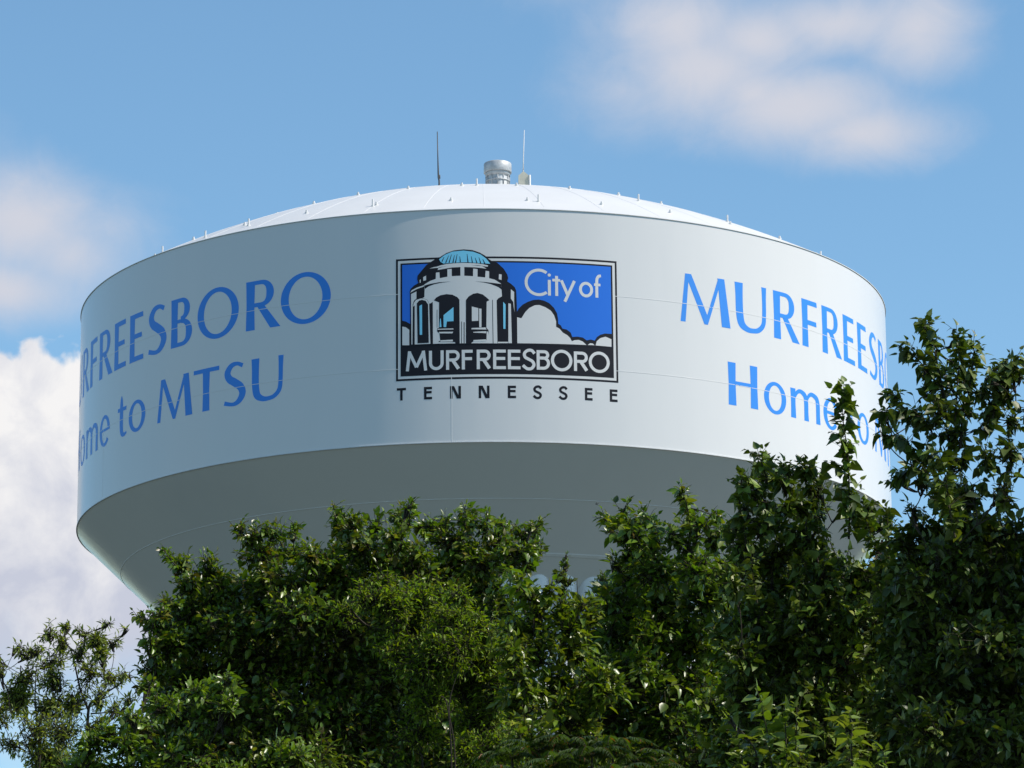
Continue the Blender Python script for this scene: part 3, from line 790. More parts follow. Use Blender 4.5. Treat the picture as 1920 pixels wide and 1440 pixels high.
def plant(name, label, cat, d, base_px, clumps, leaf_px, asp, kind, palette, seed, shoots=(), lai=3.0, twig_px=70, up=0.6, out=0.9, hang=0.35,
          mat=None, trunk_r=0.09, dens=1.0, group=None, depth=1.0, fork=0.8, spread=0.55, limbs=(), gap=0.95, node=0.55, bark=None, flat=0.75):
    """clumps: (px, py, rx, ry[, metres nearer]) in photograph pixels at distance d; leaves sit along twigs, twigs fan out of each clump"""
    rng = np.random.default_rng(seed)
    mpp = d/FPX
    base = at(base_px, 1440, d+0.55*depth); base.z = 0
    root = thing(name, base, label, cat, group)
    B0 = np.array(base)
    wood, twigs = Wood(), Wood()
    LB, LL, LN, LS, LT = [], [], [], [], []
    pal = np.array([c for c, w in palette]); pw = np.array([w for c, w in palette], float); pw /= pw.sum()
    leaf = leaf_px*mpp
    def leafy(P, k0, spacing, size, tone, hang_):
        """leaves alternately along polyline P from fraction k0"""
        seg = np.linalg.norm(np.diff(P, axis=0), axis=1); cl = np.concatenate([[0], np.cumsum(seg)]); L = cl[-1]
        m = max(2, int(L*(1-k0)/spacing))
        s = L*k0 + (L-L*k0)*(np.arange(m)+rng.random(m)*0.6)/m
        q = np.stack([np.interp(s, cl, P[:, i]) for i in range(3)], -1)
        T = unit(np.stack([np.interp(s, 0.5*(cl[1:]+cl[:-1]), np.diff(P, axis=0)[:, i]/np.maximum(seg, 1e-6)) for i in range(3)], -1))
        ph = np.cumsum(np.full(m, 2.4)) + rng.random()*6.28 + 0.5*rng.standard_normal(m)
        ref = np.array([0.31, 0.2, 0.93]); a = unit(xprod(T, ref)); b = xprod(T, a)
        side = np.cos(ph)[:, None]*a + np.sin(ph)[:, None]*b
        l = 0.45*T + 0.85*side + np.array([0, 0, -hang_]) + 0.25*rng.standard_normal((m, 3))
        n = np.array([0, 0, flat]) + 0.25*side + 0.42*rng.standard_normal((m, 3)) + 0.25*np.array([sdir.x, sdir.y, sdir.z])
        sz = size*np.clip(np.exp(0.30*rng.standard_normal(m))*0.88, 0.4, 1.45); sz[-1] *= 0.7
        l[-1] = T[-1] + 0.3*rng.standard_normal(3)
        LB.append(q + unit(l)*sz[:, None]*0.12); LL.append(l); LN.append(n); LS.append(sz)
        c = pal[rng.choice(len(pal), p=pw)][None]*0.45 + pal[rng.choice(len(pal), size=m, p=pw)]*0.55
        LT.append(c*tone*(0.72+0.56*rng.random((m, 1))))
    ztop = min(c[1]-c[3] for c in clumps)
    head = np.array(at(base_px, ztop, d+0.5*depth))
    lead = B0 + (head-B0)*fork
    lead[0] += 0.25*rng.standard_normal(); lead[1] += 0.15*rng.standard_normal()
    tp = bez(B0, B0*0.5+lead*0.5+np.array([0.15*rng.standard_normal(), 0.15*rng.standard_normal(), 0]), lead, 14)
    wood.limb(tp, np.linspace(trunk_r, trunk_r*0.3, 14), 9)
    knots = [(p_, trunk_r*0.3) for p_ in tp[5:]]
    order = sorted(range(len(clumps)), key=lambda i: -clumps[i][1])
    for cl_ in (clumps[i] for i in order):
        px, py, rx, ry = cl_[:4]
        near = cl_[4] if len(cl_) > 4 else rng.uniform(-spread, spread)
        C = np.array(at(px, py, d-near))
        RX, RZ = rx*mpp, ry*mpp
        RY = min(max(RX, RZ), 0.9)*depth
        # limb from the closest lower knot of the wood to the clump
        best = min(range(len(knots)), key=lambda i: np.linalg.norm((knots[i][0]-C)*np.array([1.0, 1.0, 0.8])) + (3.0 if knots[i][0][2] > C[2]-0.04 else 0.0))
        st, r0 = knots[best]
        mid = st*0.5 + C*0.5 + np.array([0.06*rng.standard_normal(), 0.06*rng.standard_normal(), -0.10*rng.random()])
        lp = bez(st, mid, C, 9)
        lr = min(r0*0.85, 0.008+0.016*max(RX, RZ))
        wood.limb(lp, np.linspace(lr, max(0.004, lr*0.5), 9), 6)
        knots += [(lp[5], max(0.006, lr*0.7)), (lp[8], max(0.006, lr*0.55))]
        # boughlets inside the clump
        nb = max(3, int(5+5*rng.random()))
        ends = []
        for _ in range(nb):
            v = unit(rng.standard_normal(3)+np.array([0, 0, 0.35])); e = C + v*np.array([RX, RY, RZ])*rng.uniform(0.35, 0.85)
            s0 = lp[rng.integers(5, 9)]
            bp_ = bez(s0, (s0+e)/2+np.array([0, 0, -0.04]), e, 6)
            wood.limb(bp_, np.linspace(0.011, 0.005, 6)*max(0.6, min(1.2, mpp*190)), 4)
            ends.append(bp_)
        area = math.pi*rx*ry
        want = 2.1*lai*dens*area*(2.2 if near < -0.62 else 1.0)/(leaf_px*leaf_px*asp*0.62*0.5)
        spacing = leaf*node
        tl = twig_px*mpp*min(1.0, 0.38+0.5*(rx+ry)/60.0)
        per = max(3, tl/spacing)
        nt = max(3, int(want/per))
        cen = [C + unit(rng.standard_normal(3))*np.array([RX, RY, RZ])*rng.random()**0.4*0.8 for _ in range(max(3, int(3+nt/7)))]
        for t in range(nt):
            bpth = ends[rng.integers(nb)]
            ce = cen[rng.integers(len(cen))]
            p0 = ce + rng.standard_normal(3)*np.array([RX, RY, RZ])*0.17
            o_ = (p0-C)/np.array([RX, RY, RZ])
            L = tl*rng.uniform(0.45, 1.1)
            dirn = unit(out*unit(o_+1e-6)*min(1.0, np.linalg.norm(o_)) + np.array([0, 0, up]) + 0.45*rng.standard_normal(3))
            p0 = p0 - dirn*L*0.45
            p2 = p0 + dirn*L
            p1 = (p0+p2)/2 + np.array([0, 0, 0.16*L]) + 0.08*L*rng.standard_normal(3)
            P = bez(p0, p1, p2, 6)
            twigs.limb(P, np.linspace(0.0042, 0.0016, 6)*(mpp*190), 3)
            if rng.random() < 0.3:
                q = bpth[rng.integers(2, 6)]
                twigs.limb(bez(q, (q+p0)/2+np.array([0, 0, -0.03]), p0, 4), np.full(4, 0.0045)*(mpp*190), 3)
            leafy(P, 0.12, spacing, leaf*(1.12 if near < -0.62 else 1.0), rng.uniform(0.8, 1.2), hang)
    for sh in shoots:                          # long leading shoots that stand out of the crown
        pts, near = sh[0], sh[1]
        sc = sh[2] if len(sh) > 2 else 1.0
        hg = sh[3] if len(sh) > 3 else hang+0.25
        side_n = sh[4] if len(sh) > 4 else 1
        P = np.array([at(x, y, d-near) for x, y in pts])
        P += 0.02*rng.standard_normal(P.shape)*np.array([0, 1, 0])
        Q = np.array(smooth_path([tuple(p) for p in P], 5))
        Q = Q[::-1] if Q[0][2] > Q[-1][2] and False else Q
        twigs.limb(Q, np.linspace(0.010, 0.002, len(Q))*(mpp*210)*sc, 5)
        leafy(Q, 0.03, leaf*node*0.30, leaf*sc*1.15, 1.0, hg)
        for _ in range(int(side_n*len(Q)*0.95)):
            i = rng.integers(1, len(Q)-2)
            T = unit(Q[i+1]-Q[i]); dr_ = unit(T*0.7 + 0.9*rng.standard_normal(3)*np.array([1, 1, 0.4]) + np.array([0, 0, 0.2]))
            L = leaf*rng.uniform(1.2, 2.6)*sc*(1.25-0.7*i/len(Q))
            S = bez(Q[i], Q[i]+dr_*L*0.5+np.array([0, 0, .02]), Q[i]+dr_*L, 4)
            twigs.limb(S, np.linspace(0.0035, 0.0016, 4)*(mpp*210), 3)
            leafy(S, 0.25, leaf*node*0.85, leaf*sc, rng.uniform(0.85, 1.15), hg)
    for pts, near, r0, r1 in limbs:            # limbs one can see between the leaves
        P = np.array([at(x, y, d-near) for x, y in pts])
        Q = np.array(smooth_path([tuple(p) for p in P], 5))
        wood.limb(Q, np.linspace(r0, r1, len(Q)), 7)
    inv = np.array(base)
    for w in (wood, twigs): w.v = [v-inv for v in w.v]
    wood.build('trunk', bark or M_BARK, root)
    twigs.build('twigs', M_TWIG, root)
    Bs = np.concatenate(LB)-inv; N = len(Bs)
    S = np.concatenate(LS)
    leaf_mesh('crown', Bs, np.concatenate(LL), np.concatenate(LN), S, asp*(0.8+0.4*rng.random(N))*1.08, np.concatenate(LT), kind, mat or M_LEAF, root, rng)
    return root, N

G1, G2, G3, YG, RB, DG, OL = (.078, .145, .011), (.115, .185, .018), (.058, .100, .014), (.20, .23, .025), (.15, .080, .022), (.040, .072, .014), (.105, .120, .022)
total = 0
def grow(*a, **k):
    global total
    r, n = plant(*a, **k); total += n; print(a[0], n)
    return r

# thin, narrow-leaved tree far left
grow('young_tree', 'sparse olive-green young tree with narrow leaves, apart from the rest at the far left', 'tree', 52.0, 130,
     [(92, 1186, 24, 16), (125, 1178, 12, 10), (118, 1205, 18, 18), (158, 1190, 14, 18), (178, 1200, 22, 22), (200, 1172, 14, 8), (212, 1205, 16, 14), (237, 1180, 8, 5), (55, 1222, 32, 18), (32, 1215, 12, 8), (95, 1240, 34, 22),
      (150, 1228, 18, 30), (165, 1262, 26, 32), (190, 1225, 16, 14), (48, 1268, 36, 30), (105, 1280, 36, 28), (205, 1268, 30, 20), (235, 1265, 20, 12), (30, 1310, 34, 34), (85, 1325, 46, 34),
      (140, 1320, 34, 38), (185, 1310, 20, 24), (215, 1330, 24, 16), (60, 1375, 44, 38), (120, 1375, 44, 40), (180, 1370, 30, 34), (95, 1425, 52, 36), (160, 1430, 40, 30), (-8, 1235, 16, 12), (2, 1260, 14, 18), (-5, 1340, 26, 40),
      (260, 1290, 14, 10), (245, 1315, 14, 12), (70, 1480, 60, 40), (130, 1490, 60, 40), (20, 1395, 26, 20)],
     13, 0.36, 'lance', [((.165, .21, .04), 3), ((.11, .15, .028), 3), ((.25, .28, .07), 1.5)], 11, lai=1.15, twig_px=42, up=0.35, out=1.0, hang=0.3, flat=1.0, mat=M_FINE, trunk_r=0.10, depth=1.3, spread=0.8,
     limbs=[([(160, 1480), (163, 1400), (166, 1330), (178, 1312), (205, 1295), (232, 1278)], 0.2, 0.028, 0.008), ([(165, 1330), (150, 1290), (135, 1225), (122, 1205)], 0.1, 0.018, 0.006),
            ([(70, 1480), (75, 1400), (66, 1320), (68, 1250)], 0.1, 0.02, 0.006), ([(135, 1220), (125, 1206), (120, 1185)], 0.1, 0.010, 0.005), ([(20, 1335), (12, 1290), (2, 1278)], 0.1, 0.01, 0.004), ([(170, 1338), (200, 1335), (225, 1322)], 0.2, 0.012, 0.004)])

# big broad tree left of the middle
big = [(335, 1060, 26, 24), (318, 1046, 10, 8), (392, 1078, 34, 32), (352, 1095, 30, 26), (470, 1008, 30, 22), (452, 996, 14, 10), (510, 1000, 30, 20), (548, 1000, 14, 12), (490, 1040, 46, 30), (545, 1040, 34, 26), (585, 1045, 30, 26),
       (638, 985, 22, 28), (632, 962, 8, 10), (662, 990, 26, 24), (700, 990, 24, 24), (690, 1025, 50, 30), (755, 975, 22, 28), (766, 950, 9, 10), (742, 1010, 34, 30), (805, 990, 26, 24), (830, 978, 18, 18), (872, 978, 26, 24), (876, 958, 10, 8), (908, 988, 14, 20), (850, 1015, 50, 32),
       (938, 992, 18, 14), (930, 1020, 34, 24), (985, 1002, 22, 20), (1002, 988, 14, 10), (1005, 1030, 18, 26), (965, 1040, 40, 26), (990, 1062, 18, 12), (905, 1055, 40, 28), (610, 1060, 60, 34), (770, 1055, 60, 36), (425, 1110, 60, 40), (520, 1095, 70, 40),
       (355, 1150, 50, 46), (292, 1155, 24, 14), (270, 1160, 12, 8), (318, 1135, 24, 18), (300, 1185, 30, 22), (285, 1215, 20, 26), (330, 1210, 40, 40), (290, 1255, 26, 30), (276, 1290, 14, 14), (430, 1180, 70, 46), (550, 1150, 80, 46), (670, 1110, 80, 44), (800, 1110, 80, 44), (900, 1105, 60, 40),
       (930, 1155, 50, 44), (650, 1180, 80, 50), (480, 1240, 80, 56), (370, 1270, 60, 50), (590, 1240, 80, 56), (700, 1270, 70, 56), (320, 1330, 50, 46), (420, 1345, 70, 56), (530, 1330, 80, 60), (640, 1350, 80, 60), (750, 1370, 70, 60),
       (860, 1210, 70, 56), (950, 1240, 60, 56), (260, 1370, 40, 36), (340, 1420, 70, 50), (470, 1430, 80, 50), (590, 1440, 80, 50), (720, 1450, 80, 50), (860, 1360, 70, 60), (950, 1330, 60, 60), (870, 1450, 80, 50),
       (480, 1300, 90, 70, -1.3), (650, 1290, 90, 70, -1.3), (350, 1250, 60, 60, -1.2), (820, 1300, 90, 80, -1.3), (420, 1400, 90, 60, -1.3), (600, 1400, 90, 60, -1.3), (780, 1420, 90, 60, -1.3), (560, 1180, 80, 50, -1.2), (740, 1180, 80, 50, -1.2), (440, 1170, 50, 40, -1.1), (930, 1420, 80, 70, -1.2), (390, 1330, 80, 70, -1.3), (500, 1230, 90, 60, -1.3), (700, 1240, 90, 60, -1.3), (860, 1150, 70, 50, -1.2), (940, 1200, 60, 70, -1.3), (900, 1400, 90, 80, -1.3), (340, 1190, 50, 50, -1.2), (520, 1350, 90, 80, -1.3), (700, 1380, 90, 80, -1.3), (330, 1400, 80, 60, -1.3), (620, 1110, 60, 40, -1.1), (950, 1310, 70, 70, -1.3), (700, 1055, 60, 30, -0.5), (640, 1040, 40, 30, -0.4), (870, 1045, 50, 30, -0.4), (960, 1060, 40, 24, -0.4), (590, 1080, 50, 30, -0.6), (830, 1070, 60, 30, -0.6), (430, 1125, 60, 40, -1.0), (500, 1110, 70, 40, -1.0), (600, 1110, 70, 40, -1.0), (390, 1155, 50, 50, -1.0), (780, 1110, 80, 40, -1.0), (880, 1100, 60, 40, -1.0), (470, 1180, 70, 50, -1.0), (330, 1230, 50, 50, -1.0), (310, 1300, 40, 50, -1.0), (660, 1120, 60, 40, -1.0)]
grow('broadleaf_tree', 'largest broadleaf tree, left of the middle, with bronze tips against the tank underside', 'tree', 42.0, 600, big,
     15.0, 0.58, 'ovate', [(G1, 4), (G2, 3), (YG, 1.6), (RB, 0.6), (DG, 1.5)], 23, lai=2.3, twig_px=46, up=0.55, out=0.9, hang=0.35, trunk_r=0.17, depth=1.0, spread=0.6,
     shoots=[([(632, 985), (628, 965), (625, 948)], 0.3, 0.9), ([(768, 985), (768, 960), (772, 938)], 0.3, 0.9), ([(872, 985), (874, 965), (870, 950)], 0.3, 0.9), ([(912, 1000), (914, 975), (912, 955)], 0.3, 0.9), ([(955, 1010), (945, 990), (938, 975)], 0.2, 0.85),
             ([(1000, 1010), (1008, 990), (1010, 975)], 0.2, 0.85), ([(444, 1010), (446, 990), (452, 982)], 0.2, 0.8), ([(330, 1060), (316, 1045), (310, 1032)], 0.2, 0.8), ([(555, 1010), (553, 995), (556, 984)], 0.2, 0.8), ([(285, 1165), (265, 1158), (252, 1152)], 0.2, 0.8)],
     limbs=[([(955, 1110), (960, 1075), (975, 1055), (985, 1035)], -0.2, 0.012, 0.005)])

# low bright shrub in front of it at the left
grow('low_shrub', 'low bright-green shrub at lower left, in front of the largest tree', 'shrub', 37.0, 330,
     [(405, 1285, 40, 22), (425, 1275, 18, 14), (365, 1305, 40, 24), (310, 1322, 44, 22), (430, 1320, 22, 30), (250, 1350, 30, 20), (205, 1378, 32, 24), (165, 1405, 34, 26), (240, 1400, 50, 34), (160, 1440, 46, 26), (250, 1450, 60, 34), (315, 1412, 26, 14), (372, 1432, 20, 14), (430, 1440, 26, 12), (520, 1405, 30, 22), (550, 1425, 40, 24), (505, 1430, 26, 24), (330, 1470, 70, 34), (450, 1480, 80, 34), (560, 1470, 60, 34)],
     18, 0.56, 'ovate', [((.11, .185, .018), 3), (G2, 2), ((.17, .23, .03), 1)], 31, lai=2.2, twig_px=44, up=0.6, hang=0.4, trunk_r=0.06, depth=0.9, spread=0.3)

# feathery yellow-green tree in the middle foreground
fine = [(690, 1120, 30, 34), (720, 1095, 26, 20), (740, 1140, 40, 40), (790, 1130, 40, 36), (770, 1190, 56, 46), (840, 1165, 44, 40), (850, 1220, 60, 46), (900, 1180, 40, 40), (910, 1240, 50, 46), (800, 1250, 56, 44), (745, 1225, 40, 34), (870, 1290, 60, 46), (930, 1300, 40, 50), (800, 1310, 40, 36), (900, 1350, 56, 46), (940, 1400, 50, 44), (880, 1410, 40, 40), (780, 1380, 36, 30), (960, 1450, 50, 30), (860, 1120, 26, 18), (650, 1150, 26, 30)]
grow('feathery_tree', 'feathery yellow-green tree of fine leaflets on a thin twin stem, lower middle', 'tree', 37.5, 848, fine,
     12.5, 0.36, 'lance', [((.155, .23, .014), 3), ((.105, .18, .013), 3), ((.21, .26, .018), 1.2), ((.12, .09, .02), .3)], 41, lai=2.0, twig_px=50, up=0.25, out=0.7, hang=0.25, flat=1.1, mat=M_FINE, trunk_r=0.03, depth=0.6, spread=0.35, node=0.5,
     limbs=[([(846, 1500), (846, 1400), (838, 1320), (826, 1305)], 0.35, 0.010, 0.005), ([(854, 1500), (852, 1400), (842, 1325), (858, 1260)], 0.35, 0.009, 0.004)])

# large-leaved sapling in the gap
grow('sapling', 'large-leaved yellowish sapling in the gap below the fluted column top', 'sapling', 33.0, 1030,
     [(972, 1105, 18, 22), (1000, 1125, 30, 26), (1025, 1108, 22, 16), (1050, 1140, 34, 26), (1000, 1170, 46, 36), (1070, 1180, 44, 34), (960, 1180, 30, 34), (1010, 1225, 56, 40), (1085, 1225, 46, 40), (960, 1240, 40, 40), (1040, 1285, 70, 46), (1110, 1160, 24, 28), (1090, 1135, 16, 16), (1120, 1280, 50, 46), (980, 1310, 50, 46), (1060, 1350, 70, 46), (1000, 1390, 60, 40), (1100, 1400, 70, 50), (1050, 1450, 80, 40)],
     21, 0.52, 'ovate', [(G2, 3), (YG, 2), ((.14, .17, .03), .8), (G1, 2)], 53, lai=2.3, twig_px=66, up=0.5, hang=0.4, trunk_r=0.05, depth=0.8, spread=0.3,
     shoots=[([(985, 1110), (972, 1095), (966, 1080)], 0.2, 1.0)])
grow('slender_sapling', 'slender sapling with tiny leaves against the fluted column, between the big crowns', 'sapling', 44.0, 1062,
     [(1060, 1062, 8, 14), (1048, 1082, 14, 14), (1064, 1088, 10, 16), (1130, 1085, 10, 12), (1122, 1100, 12, 14), (1140, 1105, 12, 14), (1055, 1110, 16, 20), (1060, 1150, 20, 30), (1125, 1130, 14, 20), (1062, 1042, 4, 6)],
     9, 0.5, 'ovate', [(OL, 3), (G2, 2)], 61, lai=1.4, twig_px=24, up=0.7, hang=0.3, trunk_r=0.02, spread=0.1,
     limbs=[([(1082, 1180), (1083, 1130), (1082, 1088)], 0.0, 0.005, 0.003), ([(1078, 1160), (1074, 1120), (1070, 1100)], 0.0, 0.004, 0.002)])

# middle-right tree with a tall leafy column
mid = [(1150, 985, 18, 18), (1142, 972, 8, 6), (1185, 985, 26, 18), (1215, 978, 20, 18), (1190, 1010, 44, 26), (1215, 1030, 40, 26), (1178, 1045, 26, 22), (1235, 1000, 18, 18), (1175, 950, 7, 5), (1278, 925, 10, 14), (1285, 950, 16, 18), (1292, 980, 24, 24), (1310, 985, 22, 20), (1290, 1020, 40, 30), (1330, 1010, 24, 24), (1262, 1000, 16, 14), (1340, 970, 12, 14), (1348, 1000, 10, 20),
       (1230, 1075, 60, 36), (1310, 1065, 50, 34), (1180, 1085, 40, 34), (1155, 1060, 20, 14), (1355, 1060, 16, 26), (1160, 1130, 46, 36), (1240, 1130, 60, 46), (1320, 1120, 50, 44), (1140, 1190, 40, 40), (1210, 1200, 70, 50), (1300, 1200, 60, 50), (1180, 1270, 70, 50), (1280, 1280, 70, 56), (1150, 1340, 70, 50), (1250, 1360, 80, 56), (1340, 1340, 60, 56), (1200, 1430, 90, 50), (1320, 1430, 80, 50),
       (1230, 1180, 90, 60, -1.0), (1200, 1290, 90, 60, -1.0), (1300, 1300, 80, 70, -1.0), (1120, 1380, 80, 60, -1.0), (1270, 1420, 90, 60, -1.0), (1180, 1100, 40, 36, -0.9), (1300, 1090, 50, 46, -0.9), (1160, 1210, 70, 60, -1.0), (1130, 1300, 70, 60, -1.0), (1340, 1200, 70, 60, -1.0), (1230, 1090, 60, 40, -0.9), (1350, 1110, 40, 50, -0.9), (1200, 1390, 90, 60, -1.0), (1340, 1400, 80, 70, -1.0), (1150, 1150, 50, 50, -1.0)]
grow('broadleaf_tree', 'mid-green broadleaf tree right of the middle gap, one leafy column rising from its crown', 'tree', 34.0, 1240, mid,
     18.5, 0.62, 'ovate', [(G1, 4), (G2, 3), (YG, 1.2), (DG, 2.5), (RB, .15)], 71, lai=2.2, twig_px=56, up=0.6, hang=0.45, trunk_r=0.11, depth=0.9, spread=0.5,
     shoots=[([(1295, 985), (1288, 950), (1276, 908)], 0.3, 0.85, 0.7), ([(1172, 985), (1168, 965), (1175, 944)], 0.3, 0.85), ([(1222, 990), (1212, 968), (1204, 955)], 0.3, 0.9), ([(1315, 990), (1340, 962), (1352, 985), (1358, 1010)], 0.3, 0.6, 0.8), ([(1150, 995), (1140, 980), (1132, 970)], 0.3, 0.9)])

# right-of-centre tree with the single tall shoot
rc = [(1425, 870, 20, 16), (1440, 895, 30, 24), (1400, 900, 10, 14), (1475, 905, 26, 22), (1470, 880, 10, 8), (1515, 890, 22, 20), (1535, 915, 24, 26), (1420, 930, 40, 30), (1392, 950, 20, 24), (1395, 925, 10, 10), (1470, 950, 44, 34), (1525, 955, 36, 34), (1385, 985, 22, 24), (1435, 985, 46, 34), (1500, 1000, 50, 36), (1395, 1030, 30, 40), (1460, 1040, 60, 40), (1530, 1030, 30, 34),
      (1625, 950, 24, 20), (1650, 985, 24, 24), (1625, 990, 26, 20), (1590, 940, 14, 20), (1575, 1060, 40, 30), (1655, 1020, 22, 24), (1610, 1085, 50, 36), (1530, 1085, 60, 40), (1450, 1100, 70, 46), (1380, 1100, 30, 46), (1660, 1075, 30, 34), (1420, 1170, 70, 50), (1510, 1160, 70, 50), (1600, 1160, 60, 50), (1390, 1230, 50, 50), (1470, 1240, 80, 56), (1570, 1240, 80, 56), (1660, 1150, 50, 50), (1650, 1240, 60, 56),
      (1410, 1310, 70, 56), (1520, 1320, 80, 60), (1620, 1320, 80, 60), (1440, 1400, 80, 56), (1560, 1400, 90, 60), (1660, 1390, 80, 60), (1480, 1170, 90, 70, -1.0), (1600, 1200, 90, 70, -1.0), (1450, 1300, 90, 70, -1.0), (1580, 1330, 90, 80, -1.0), (1420, 1060, 50, 40, -0.9), (1420, 1420, 90, 60, -1), (1560, 1440, 90, 60, -1), (1500, 1060, 50, 36, -0.9), (1640, 1110, 60, 40, -0.9), (1400, 1200, 70, 70, -1), (1520, 1250, 90, 80, -1), (1640, 1290, 80, 80, -1), (1540, 1130, 80, 50, -1), (1660, 1190, 60, 70, -1), (1490, 1390, 90, 70, -1), (1640, 1400, 90, 70, -1), (1450, 1130, 70, 50, -1)]
grow('broadleaf_tree', 'dark broadleaf tree with a single tall leafy shoot reaching across the right lettering', 'tree', 31.5, 1500, rc,
     20, 0.64, 'heart', [((.095, .145, .012), 4), (G2, 2.5), (YG, .9), (DG, 3), ((.11, .135, .035), 1)], 83, mat=M_DULL, lai=2.2, twig_px=58, up=0.6, hang=0.6, trunk_r=0.11, depth=0.9, spread=0.5,
     shoots=[([(1592, 1010), (1593, 930), (1588, 850), (1580, 780), (1582, 716)], 0.5, 1.1, 0.75, 2.6), ([(1440, 900), (1428, 870), (1420, 842)], 0.4, 0.95, 0.5), ([(1405, 930), (1390, 905), (1398, 885)], 0.3, 0.8, 0.7), ([(1520, 900), (1512, 885), (1518, 876)], 0.3, 0.9), ([(1480, 900), (1478, 885), (1480, 875)], 0.3, 0.8),
             ([(1680, 1100), (1655, 1060), (1635, 1010), (1620, 960)], 0.5, 0.95, 0.6), ([(1668, 1070), (1666, 1010), (1662, 950)], 0.6, 0.9, 0.6), ([(1420, 1130), (1412, 1080), (1408, 1040)], 0.7, 0.9, 0.3), ([(1550, 990), (1545, 1000), (1548, 1030), (1555, 1050)], 0.2, 0.55, 0.7)])

# tallest tree at the right edge
rt = [(1735, 612, 12, 12), (1748, 640, 13, 12), (1735, 690, 19, 15), (1790, 680, 14, 16), (1800, 640, 6, 10), (1822, 672, 9, 12), (1775, 720, 24, 21), (1815, 715, 17, 19), (1745, 735, 19, 18), (1765, 770, 26, 22), (1805, 770, 22, 22), 
      (1852, 712, 12, 12), (1870, 690, 14, 10), (1895, 705, 14, 15), (1890, 740, 19, 19), (1862, 760, 17, 19), (1915, 700, 10, 22), (1895, 790, 22, 25), (1855, 800, 22, 19), (1790, 815, 33, 25), (1745, 800, 14, 18), (1680, 745, 9, 7), (1690, 770, 16, 9), (1660, 775, 9, 7), (1725, 778, 7, 6), (1672, 818, 14, 9), (1695, 832, 14, 10), (1655, 810, 6, 5),
      (1745, 855, 19, 22), (1710, 875, 14, 10), (1690, 905, 7, 6), (1730, 905, 19, 18), (1790, 870, 36, 30), (1850, 860, 26, 30), (1895, 860, 24, 33), (1760, 930, 36, 30), (1820, 925, 36, 30), (1880, 930, 33, 34), (1710, 955, 16, 19), (1740, 985, 46, 34), (1810, 990, 60, 40), (1885, 1000, 50, 46), (1700, 1020, 36, 36), (1770, 1050, 70, 46), (1860, 1060, 70, 46),
      (1720, 1100, 56, 46), (1800, 1120, 70, 50), (1890, 1130, 60, 56), (1740, 1180, 70, 56), (1830, 1200, 80, 56), (1910, 1210, 50, 60), (1720, 1270, 70, 60), (1810, 1290, 80, 60), (1900, 1300, 60, 60), (1740, 1370, 80, 60), (1840, 1380, 80, 60), (1920, 1400, 60, 60), (1760, 1450, 90, 50), (1880, 1460, 80, 50),
      (1960, 760, 40, 60), (1960, 860, 50, 60), (1970, 980, 60, 70), (1980, 1110, 70, 80), (1980, 1260, 70, 80), (1990, 1400, 80, 80), (2060, 900, 60, 90), (2080, 1080, 70, 90), (2080, 1280, 80, 100), (2040, 720, 50, 60), (2110, 660, 60, 70), (2120, 780, 70, 80), (2190, 720, 60, 80), (2200, 860, 80, 90), (2150, 960, 80, 90), (2270, 800, 70, 80), (2280, 940, 80, 90), (2230, 1060, 90, 90), (2190, 1200, 90, 100), (2330, 900, 60, 80), (2330, 1050, 80, 100), (2120, 560, 40, 50), (2200, 600, 50, 60), (2280, 680, 50, 60), (2150, 850, 100, 110, 0.5), (2250, 700, 100, 110, 0.6), (2360, 640, 100, 110, 0.7), (2100, 1010, 90, 100, 0.4), (2250, 950, 100, 110, 0.6), (2400, 800, 100, 120, 0.7), (2420, 980, 110, 120, 0.7), (2060, 1180, 80, 90, 0.4), (2180, 1130, 90, 100, 0.5),
      (1760, 1120, 80, 70, -1.0), (1860, 1150, 80, 70, -1.0), (1780, 1260, 90, 80, -1.0), (1880, 1290, 90, 80, -1.0), (1760, 1390, 90, 70, -1.0), (1870, 1410, 90, 70, -1.0), (1800, 1010, 60, 50, -0.8), (1880, 1030, 60, 50, -0.8), (1780, 930, 29, 30, -0.7), (1700, 1150, 70, 70, -1), (1720, 1230, 80, 80, -1), (1810, 1200, 90, 80, -1), (1900, 1200, 80, 80, -1), (1700, 1330, 80, 80, -1), (1820, 1340, 90, 80, -1), (1900, 1380, 80, 80, -1), (1720, 1070, 60, 50, -0.9), (1830, 1070, 80, 60, -0.9), (1900, 1080, 60, 70, -0.9), (1720, 1440, 90, 60, -1), (1860, 1460, 90, 60, -1)]
